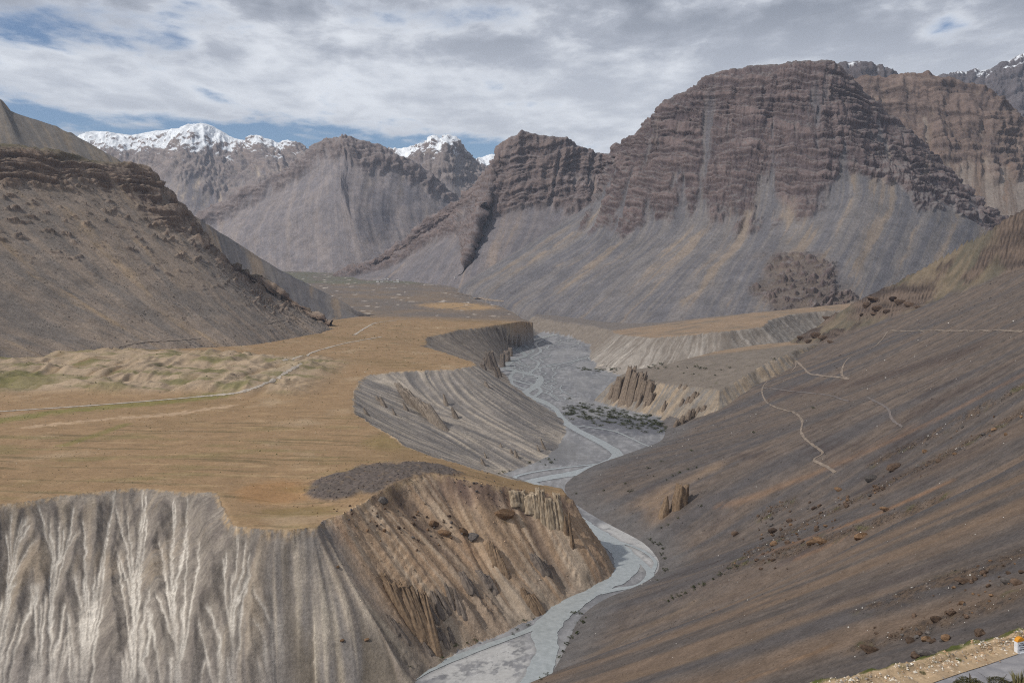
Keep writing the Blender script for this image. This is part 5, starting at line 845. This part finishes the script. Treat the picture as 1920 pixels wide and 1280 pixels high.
# ---------------------------------------------------------------- tracks
def track(pts, width, mat, name='dirt_track', objs=None, lift=0.5, label=None):
    pts = np.array(pts, float); n = max(30, int(np.linalg.norm(np.diff(pts, axis=0), axis=1).sum() / 4)); q = catmull(pts, np.linspace(0, len(pts) - 1, n))
    P = []
    for u, v in q:
        h = hit(u, v, objs)
        if h and (not P or (h[0] - P[-1]).length < 180): P.append(h[0])
    if len(P) < 4: return
    P = np.array([tuple(p) for p in P]); 
    for _ in range(3): P[1:-1] = (P[:-2] + P[1:-1] * 2 + P[2:]) / 4
    tg = np.gradient(P, axis=0)[:, :2]; tg /= np.linalg.norm(tg, axis=1, keepdims=True) + 1e-9; nr = np.stack([-tg[:, 1], tg[:, 0]], 1); V, Fc = [], []
    for i in range(len(P)):
        wv = width * (0.55 + 0.75 * random.random())
        for k in (-0.5, -0.25, 0, 0.25, 0.5):
            x, y = P[i, 0] + nr[i, 0] * wv * k, P[i, 1] + nr[i, 1] * wv * k; z = ground_z(x, y, objs, P[i, 2]); z = z if abs(z - P[i, 2]) < width else P[i, 2]; V.append((x, y, z + lift))
        if i:
            for k in range(4): a = (i - 1) * 5 + k; Fc.append((a, a + 1, a + 6, a + 5))
    o = raw_mesh(name, np.array(V), np.array(Fc), None, mat, 'structure'); return o
M_TRK = mat_rock('track_dust', srgb(150, 138, 124, K), srgb(172, 160, 146, K), srgb(190, 180, 166, K), 0.3, rnd=0.05, bump=0.2); M_TRK2 = mat_rock('track_scar', srgb(100, 90, 82, K), srgb(126, 113, 101, K), srgb(150, 136, 122, K), 0.12, rnd=0.05, bump=0.2); M_TRK3 = mat_rock('track_faint', srgb(96, 90, 87, K), srgb(106, 98, 94, K), srgb(118, 108, 102, K), 0.12, rnd=0.03, bump=0.2)
PLT = [VALLEY[0]]
track([(-10, 772), (100, 765), (200, 758), (300, 750), (380, 743), (440, 737), (480, 726), (520, 708), (545, 693), (566, 682)], 7.0, M_TRK, 'gravel_road', PLT)
track([(530, 676), (560, 669), (600, 656), (650, 643), (700, 634), (716, 631)], 7.5, M_TRK, 'gravel_road', PLT)
track([(664, 628), (690, 612), (706, 605), (742, 601)], 8.0, M_TRK, 'gravel_road', PLT)
track([(812, 583), (850, 578), (888, 573)], 9.0, M_TRK2, 'dirt_track', PLT)
track([(820, 548), (850, 549), (880, 556), (920, 563), (945, 565)], 8.0, M_TRK2, 'dirt_track', [BIG, VALLEY[0], VALLEY[2]], 1.5)
track([(205, 653), (265, 641), (320, 638), (375, 634)], 8.0, M_TRK2, 'dirt_track', [HILL1, VALLEY[0]], 1.2); track([(495, 607), (515, 602), (532, 599)], 10.0, M_TRK2, 'dirt_track', [HILL1], 1.2)
RS_ = [SLOPE]
track([(1918, 622), (1880, 620), (1800, 620), (1740, 620), (1700, 621), (1668, 620), (1656, 634), (1640, 650), (1620, 660), (1592, 671), (1580, 688), (1579, 704), (1592, 711)], 4.2, M_TRK2, 'dirt_track', RS_)
track([(1592, 711), (1560, 706), (1520, 702), (1510, 693), (1500, 683), (1488, 673)], 4.2, M_TRK2, 'dirt_track', RS_)
track([(1486, 672), (1493, 684), (1482, 697), (1458, 706), (1436, 717), (1428, 735), (1440, 757), (1470, 768), (1490, 774), (1505, 790), (1501, 810), (1515, 828), (1535, 842), (1543, 851), (1524, 862), (1545, 872), (1566, 886)], 3.4, M_TRK2, 'dirt_track', RS_)
track([(1430, 727), (1500, 735), (1556, 741), (1575, 748), (1592, 752)], 3.0, M_TRK3, 'dirt_track', RS_); track([(1625, 745), (1648, 756), (1666, 768), (1672, 786), (1692, 801)], 3.0, M_TRK3, 'dirt_track', RS_)
# ---------------------------------------------------------------- far village
M_WALL = mat_rock('whitewash', (0.62, 0.61, 0.58), (0.72, 0.71, 0.68), (0.8, 0.79, 0.77), 0.05, rnd=0.1, bump=0.0); M_ROOF = mat_rock('mud_roof', (0.25, 0.2, 0.16), (0.33, 0.28, 0.23), (0.4, 0.35, 0.3), 0.1, rnd=0.1, bump=0.0); M_WIN = mat_rock('dark_window', (0.03, 0.03, 0.035), (0.04, 0.04, 0.045), (0.05, 0.05, 0.05), 0.1, bump=0.0)
def box_mesh(name, x0, x1, y0, y1, z0, z1, mat):
    me = bpy.data.meshes.new(name); v = [(x, y, z) for z in (z0, z1) for y in (y0, y1) for x in (x0, x1)]; me.from_pydata(v, [], [(0, 2, 3, 1), (4, 5, 7, 6), (0, 1, 5, 4), (1, 3, 7, 5), (3, 2, 6, 7), (2, 0, 4, 6)]); me.materials.append(mat); return me
for k, (u, v, w) in enumerate([(702, 526, 13), (708, 526, 14), (716, 525, 16), (722, 524, 17), (727, 523, 14), (708, 529, 15), (716, 529, 18), (726, 528, 12), (734, 527, 12), (740, 529, 15), (746, 526, 17), (746, 529, 14), (757, 528, 10), (855, 521, 15)]):
    h = hit(u, v, [VALLEY[0], MID]) or hit(u, v)
    if h is None: continue
    o = bpy.data.objects.new('house', None); COL.objects.link(o); o.location = h[0] + Vector((0, 0, -1.0)); o.rotation_euler = (0, 0, random.uniform(-0.3, 0.3)); ht = random.uniform(6, 8)
    for nm, me in [('wall', box_mesh('wall', -w / 2, w / 2, -w * 0.35, w * 0.35, 0, ht, M_WALL)), ('roof', box_mesh('roof', -w / 2 - 0.4, w / 2 + 0.4, -w * 0.35 - 0.4, w * 0.35 + 0.4, ht, ht + 0.7, M_ROOF))] + [('window', box_mesh('window', x - 0.7, x + 0.7, -w * 0.35 - 0.08, -w * 0.35 + 0.1, ht * 0.45, ht * 0.75, M_WIN)) for x in (-w * 0.28, 0, w * 0.28)]:
        c = bpy.data.objects.new(nm, me); COL.objects.link(c); c.parent = o
    tag(o, ('lone white house under the far mountain foot, right of the village' if k == 13 else '%s whitewashed house counted from the left in the far valley village' % ORD[k]), 'house', None if k == 13 else 'village houses')
# ================================================================ the road verge beside the viewpoint, with the milestone
RZ = 376.0
_edge = [Z(u, v, RZ) for u, v in [(1440, 1312), (1530, 1281), (1600, 1265), (1700, 1240), (1760, 1226), (1830, 1206), (1880, 1191), (1920, 1180), (1990, 1160), (2080, 1130)]]
_road = [Z(u, v, RZ) for u, v in [(1600, 1345), (1700, 1297), (1745, 1281), (1800, 1262), (1850, 1246), (1890, 1232), (1920, 1222), (1990, 1198), (2080, 1166)]]
_near = [p + np.array([2.0, -4.6, 0.0]) for p in _road]; _near2 = [p + np.array([3.0, -9.0, -0.4]) for p in _near]
def _res(r, n=40): return catmull(np.asarray(r), np.linspace(0, len(r) - 1, n))
_E, _R, _N1, _N2 = _res(_edge), _res(_road), _res(_near), _res(_near2)
def verge_grid(rows, nr, ns):
    R = [np.asarray(r) for r in rows]; t = np.linspace(0, len(R) - 1, nr); s = np.linspace(0, len(R[0]) - 1, ns)
    return catmull(np.stack([catmull(r, s) for r in R]), t), t
_P, _t = verge_grid([_E + [-4, 16, -15.0], _E + [-1.2, 4.5, -4.2], _E, _E * 0.5 + _R * 0.5 + [0, 0, 0.05], _R + [0, 0, 0.02]], 90, 330)
_T = np.repeat(_t[:, None], 330, 1); _x, _y = _P[..., 0], _P[..., 1]; _nb = fbm(_x / 1.6, _y / 1.6, 4, 801); _nf = fbm(_x / 0.35, _y / 0.35, 3, 802)
_P[..., 2] += (0.16 * _nb + 0.06 * _nf) * ss(4.0, 3.5, _T) + 0.25 * ss(2.4, 2.0, _T) * _nb; _P[..., 1] += 0.35 * _nb * ss(2.5, 2.0, _T)
_c = mixc(srgb(176, 152, 122, K), srgb(160, 138, 112, K), ss(-0.3, 0.4, _nb)); _c = mixc(_c, srgb(112, 108, 66, K), ss(0.0, 0.35, _nb + 0.3 * _nf) * ss(3.0, 2.2, _T) * 0.8); _c = mixc(_c, srgb(120, 100, 80, K), ss(2.0, 1.7, _T)); _c = mixc(_c, srgb(78, 82, 44, K), ss(2.25, 2.0, _T) * ss(1.55, 1.9, _T) * ss(-0.35, 0.1, _nb)); _c = mixc(_c, srgb(190, 172, 148, K), ss(0.3, 0.5, _nf) * 0.6)
VERGE = grid_mesh('road_verge', _P, _c, mat_terrain('verge_soil', 6.0, 0.2, 0.5, 0.08))
_PR, _ = verge_grid([_R + [0.0, 0.02, -0.05], _R * 0.7 + _N1 * 0.3, _R * 0.3 + _N1 * 0.7, _N1 + [0, 0, -0.05]], 24, 200); _PR[..., 2] += 0.03; _PR[0, :, 1] += 0.08 * fbm(np.linspace(0, 40, 200), np.zeros(200), 3, 811)
_ca = mixc(srgb(128, 126, 128, K), srgb(146, 143, 143, K), ss(-0.4, 0.4, fbm(_PR[..., 0] / 0.8, _PR[..., 1] / 0.8, 4, 812)))
ROAD = grid_mesh('road', _PR, _ca, mat_terrain('worn_asphalt', 9.0, 0.14, 0.3, 0.02))
_PN, _ = verge_grid([_N1 + [0, 0.15, -0.06], _N1 * 0.6 + _N2 * 0.4 + [0, 0, 0.1], _N2], 30, 160); _nn = fbm(_PN[..., 0] / 0.7, _PN[..., 1] / 0.7, 4, 821); _PN[..., 2] += 0.1 * _nn
NEARV = grid_mesh('road_verge_near', _PN, mixc(srgb(170, 150, 122, K), srgb(112, 106, 72, K), ss(-0.1, 0.4, _nn)), bpy.data.materials['verge_soil'])
# pale stones of the verge
_i = RNG.integers(0, 90, 60000); _j = RNG.integers(0, 330, 60000); _k = RNG.random(60000) < (ss(2.0, 2.15, _T[_i, _j]) * ss(3.75, 3.0, _T[_i, _j]) * (0.25 + 0.75 * ss(-0.2, 0.3, _nb[_i, _j]))) * 0.12 + 0.004 * (_T[_i, _j] > 2); _i, _j = _i[_k], _j[_k]
_pp = _P[_i, _j] + RNG.normal(0, 0.06, (len(_i), 3)) * [1, 1, 0.1]; _sz = 0.03 + 0.11 * RNG.random(len(_i)) ** 3; _pal = np.array([srgb(214, 206, 192, K), srgb(190, 170, 146, K), srgb(172, 142, 112, K), srgb(140, 130, 120, K), srgb(200, 188, 170, K)]); _cc = _pal[RNG.integers(0, 5, len(_i))] * RNG.uniform(0.8, 1.1, (len(_i), 1))
stone_field('verge_stones', _pp, _sz, _cc, 'pale loose stones strewn over the road verge')
# grass along the outer edge of the verge: short blades
def blades(name, pts, hgt, mat, per, spread, kind, label=None, parent=None):
    V, Fc = [], []
    for p in pts:
        for _ in range(per):
            a = random.uniform(0, 6.28); r = spread * random.random() ** 0.6; x, y = p[0] + r * math.cos(a), p[1] + r * math.sin(a); h = hgt * random.uniform(0.45, 1.0); b = random.uniform(0, 6.28); lx, ly = h * 0.55 * random.uniform(0.2, 1) * math.cos(a), h * 0.55 * random.uniform(0.2, 1) * math.sin(a); w = h * 0.045; i = len(V)
            V += [(x - w * math.cos(b), y - w * math.sin(b), p[2] - 0.02), (x + w * math.cos(b), y + w * math.sin(b), p[2] - 0.02), (x + lx * 0.4 + w * 0.7 * math.cos(b), y + ly * 0.4 + w * 0.7 * math.sin(b), p[2] + h * 0.6), (x + lx * 0.4 - w * 0.7 * math.cos(b), y + ly * 0.4 - w * 0.7 * math.sin(b), p[2] + h * 0.6), (x + lx, y + ly, p[2] + h)]; Fc += [(i, i + 1, i + 2, i + 3), (i + 3, i + 2, i + 4)]
    me = bpy.data.meshes.new(name); me.from_pydata(V, [], Fc); me.materials.append(mat); o = bpy.data.objects.new(name, me); COL.objects.link(o)
    if kind: o['kind'] = kind
    if label: o['label'] = label
    if parent: o.parent = parent
    return o
M_GR = bpy.data.materials.new('green_grass'); M_GR.use_nodes = True; _leafmat(M_GR, (0.05, 0.065, 0.018), (0.12, 0.13, 0.04)); M_GY = bpy.data.materials.new('dry_grass'); M_GY.use_nodes = True; _leafmat(M_GY, (0.16, 0.145, 0.06), (0.34, 0.30, 0.15))
_i = RNG.integers(0, 90, 9000); _j = RNG.integers(0, 330, 9000); _k = (RNG.random(9000) < 0.9 * ss(1.75, 1.95, _T[_i, _j]) * ss(2.35, 2.05, _T[_i, _j]) * ss(-0.2, 0.2, _nb[_i, _j]) + 0.05 * ss(2.0, 2.2, _T[_i, _j]) * ss(3.6, 3.0, _T[_i, _j])); _k &= _j > 20
blades('verge_grass', _P[_i[_k], _j[_k]], 0.11, M_GR, 9, 0.12, 'stuff', 'short green grass along the outer edge of the road verge')
def verge_at(u, v, dz=0.0):
    h = hit(u, v, [VERGE, ROAD, NEARV]); return h[0] if h else Vector(Z(u, v, RZ))
for u, v, lab in [(1826, 1254, 'small green grass tuft on the verge next to the asphalt edge'), (1798, 1238, 'green grass tuft among the pale verge stones'), (1730, 1262, 'green grass tuft at the lower end of the stony verge')]:
    o = blades('grass_tuft', [tuple(verge_at(u, v))], 0.17, M_GR, 90, 0.16, None); tag(o, lab, 'plant')
o = blades('grass_tuft', [tuple(Vector(Z(1912, 1286, RZ + 0.1)))], 0.95, M_GY, 90, 0.35, None); tag(o, 'tall dry grass tuft beside the asphalt at the right frame edge', 'plant')
def cushion_mesh(seed, n=1500):
    r = np.random.default_rng(seed); V, Fc = [], []
    for k in range(n):
        d = r.normal(size=3); d /= np.linalg.norm(d); d[2] = abs(d[2]); lump = 1 + 0.22 * float(perlin(np.array([d[0] * 2.5 + seed]), np.array([d[1] * 2.5]), 3)[0]); p = d * [0.5, 0.5, 0.42] * lump * r.uniform(0.8, 1.03); a = r.normal(size=3); a /= np.linalg.norm(a); b = np.cross(a, r.normal(size=3)); b /= np.linalg.norm(b); s = r.uniform(0.018, 0.04); i = len(V)
        V += [(p - a * s).tolist(), (p + b * s * 0.5).tolist(), (p + a * s).tolist(), (p - b * s * 0.5).tolist()]; Fc.append((i, i + 1, i + 2, i + 3))
    me = bpy.data.meshes.new('foliage'); me.from_pydata(V, [], Fc); me.materials.append(M_CU); return me
M_CU = bpy.data.materials.new('cushion_leaf'); M_CU.use_nodes = True; _leafmat(M_CU, (0.035, 0.035, 0.014), (0.11, 0.095, 0.035)); M_CU.node_tree.nodes['Noise Texture'].inputs['Scale'].default_value = 6.0
for k, (u, v, w, lab) in enumerate([(1818, 1288, 1.75, 'wide dark olive cushion bush at the near edge of the road'), (1871, 1279, 1.1, 'smaller olive cushion bush right of the wide one by the road'), (1900, 1286, 0.9, 'low brownish cushion bush nearest the right frame corner')]):
    o = bpy.data.objects.new('cushion_bush', None); COL.objects.link(o); o.empty_display_size = 0.1; o.location = Vector(Z(u, v, RZ + 0.02)); o.scale = (w, w * 0.8, w * 0.62)
    c = bpy.data.objects.new('foliage', cushion_mesh(40 + k)); COL.objects.link(c); c.parent = o; c2 = bpy.data.objects.new('stem', SHR[k][1]); COL.objects.link(c2); c2.parent = o; tag(o, lab, 'bush')
# milestone
def milestone():
    o = bpy.data.objects.new('milestone', None); COL.objects.link(o); o.empty_display_size = 0.2; p = verge_at(1912, 1221); o.location = (p.x, p.y, p.z - 0.04); o.rotation_euler = (math.radians(-2), math.radians(-3.5), math.radians(16))
    mw = mat_rock('white_paint', (0.6, 0.6, 0.61), (0.72, 0.72, 0.73), (0.78, 0.78, 0.79), 5.0, rnd=0.0, bump=0.15); mo = mat_rock('orange_paint', (0.55, 0.22, 0.02), (0.66, 0.28, 0.03), (0.7, 0.33, 0.06), 5.0, rnd=0.0, bump=0.15); mk = mat_rock('black_paint', (0.02, 0.02, 0.03), (0.03, 0.03, 0.04), (0.05, 0.05, 0.06), 5.0, rnd=0.0, bump=0.0)
    w, th, zb = 0.27, 0.13, 0.70
    def extr(name, prof, mat):
        bm = bmesh.new(); f = [bm.verts.new((x, -th, z)) for x, z in prof]; b = [bm.verts.new((x, th, z)) for x, z in prof]; n = len(prof); bm.faces.new(f); bm.faces.new(b[::-1])
        for i in range(n): bm.faces.new((f[(i + 1) % n], f[i], b[i], b[(i + 1) % n]))
        bmesh.ops.bevel(bm, geom=[e for e in bm.edges if abs(e.verts[0].co.y - e.verts[1].co.y) < 1e-6], offset=0.012, segments=2, affect='EDGES'); bmesh.ops.recalc_face_normals(bm, faces=bm.faces); me = bpy.data.meshes.new(name); bm.to_mesh(me); bm.free(); me.materials.append(mat); c = bpy.data.objects.new(name, me); COL.objects.link(c); c.parent = o; return c
    extr('body', [(-w - 0.02, 0), (w + 0.02, 0), (w, zb), (-w, zb)], mw); extr('cap', [(-w + 0.002, zb + 0.001), (w - 0.002, zb + 0.001)] + [(w * math.cos(a), zb + 0.001 + 0.9 * w * math.sin(a)) for a in np.linspace(0.08, math.pi - 0.08, 16)], mo)
    extr('plinth', [(-w - 0.08, -0.12), (w + 0.08, -0.12), (w + 0.07, 0.05), (-w - 0.07, 0.05)], mw).scale = (1, 1.3, 1)
    r = random.Random(5)
    for zc, hh, n, x0, x1 in [(0.60, 0.055, 5, -0.10, 0.20), (0.485, 0.10, 3, -0.17, 0.20), (0.345, 0.055, 5, -0.10, 0.18), (0.215, 0.085, 3, -0.14, 0.21)]:      # four painted lines, too worn to read
        V, Fc = [], []
        for k in range(n):
            xa = x0 + (x1 - x0) * k / n; xb = xa + (x1 - x0) / n * 0.78
            for sx0, sx1, sz0, sz1 in [(0, 1, 0.85, 1), (0, 0.25, 0, 0.9), (0.72, 1, r.choice([0, 0.4]), 0.9), (0.2, 0.8, r.choice([0.0, 0.4]), r.choice([0.2, 0.58]))]:
                i = len(V); X0, X1, Z0, Z1 = xa + (xb - xa) * sx0, xa + (xb - xa) * sx1, zc - hh / 2 + hh * sz0, zc - hh / 2 + hh * sz1; V += [(X0, -th - 0.003, Z0), (X1, -th - 0.003, Z0), (X1, -th - 0.003, Z1), (X0, -th - 0.003, Z1)]; Fc.append((i, i + 1, i + 2, i + 3))
        me = bpy.data.meshes.new('lettering'); me.from_pydata(V, [], Fc); me.materials.append(mk); c = bpy.data.objects.new('lettering', me); COL.objects.link(c); c.parent = o
    tag(o, 'white milestone with rounded orange top and dark lettering on the road verge', 'milestone')
milestone()
# ================================================================ the air
def build_haze():
    bm = bmesh.new(); bmesh.ops.create_cube(bm, size=1.0)
    for v in bm.verts: v.co = Vector((v.co.x * 40500, 5900 + v.co.y * 18800, 1487 + v.co.z * 3026))
    me = bpy.data.meshes.new('haze'); bm.to_mesh(me); bm.free(); o = bpy.data.objects.new('haze', me); COL.objects.link(o); o['kind'] = 'stuff'; o['label'] = 'thin bluish haze filling the whole valley'
    m = bpy.data.materials.new('haze_air'); m.use_nodes = True; nt = m.node_tree; nt.nodes.remove(nt.nodes['Principled BSDF'])
    pv = nt.nodes.new('ShaderNodeVolumePrincipled'); pv.inputs['Color'].default_value = (0.66, 0.79, 1.0, 1); pv.inputs['Density'].default_value = 2.2e-5; pv.inputs['Anisotropy'].default_value = 0.1
    nt.links.new(pv.outputs[0], nt.nodes['Material Output'].inputs['Volume']); me.materials.append(m)
build_haze()
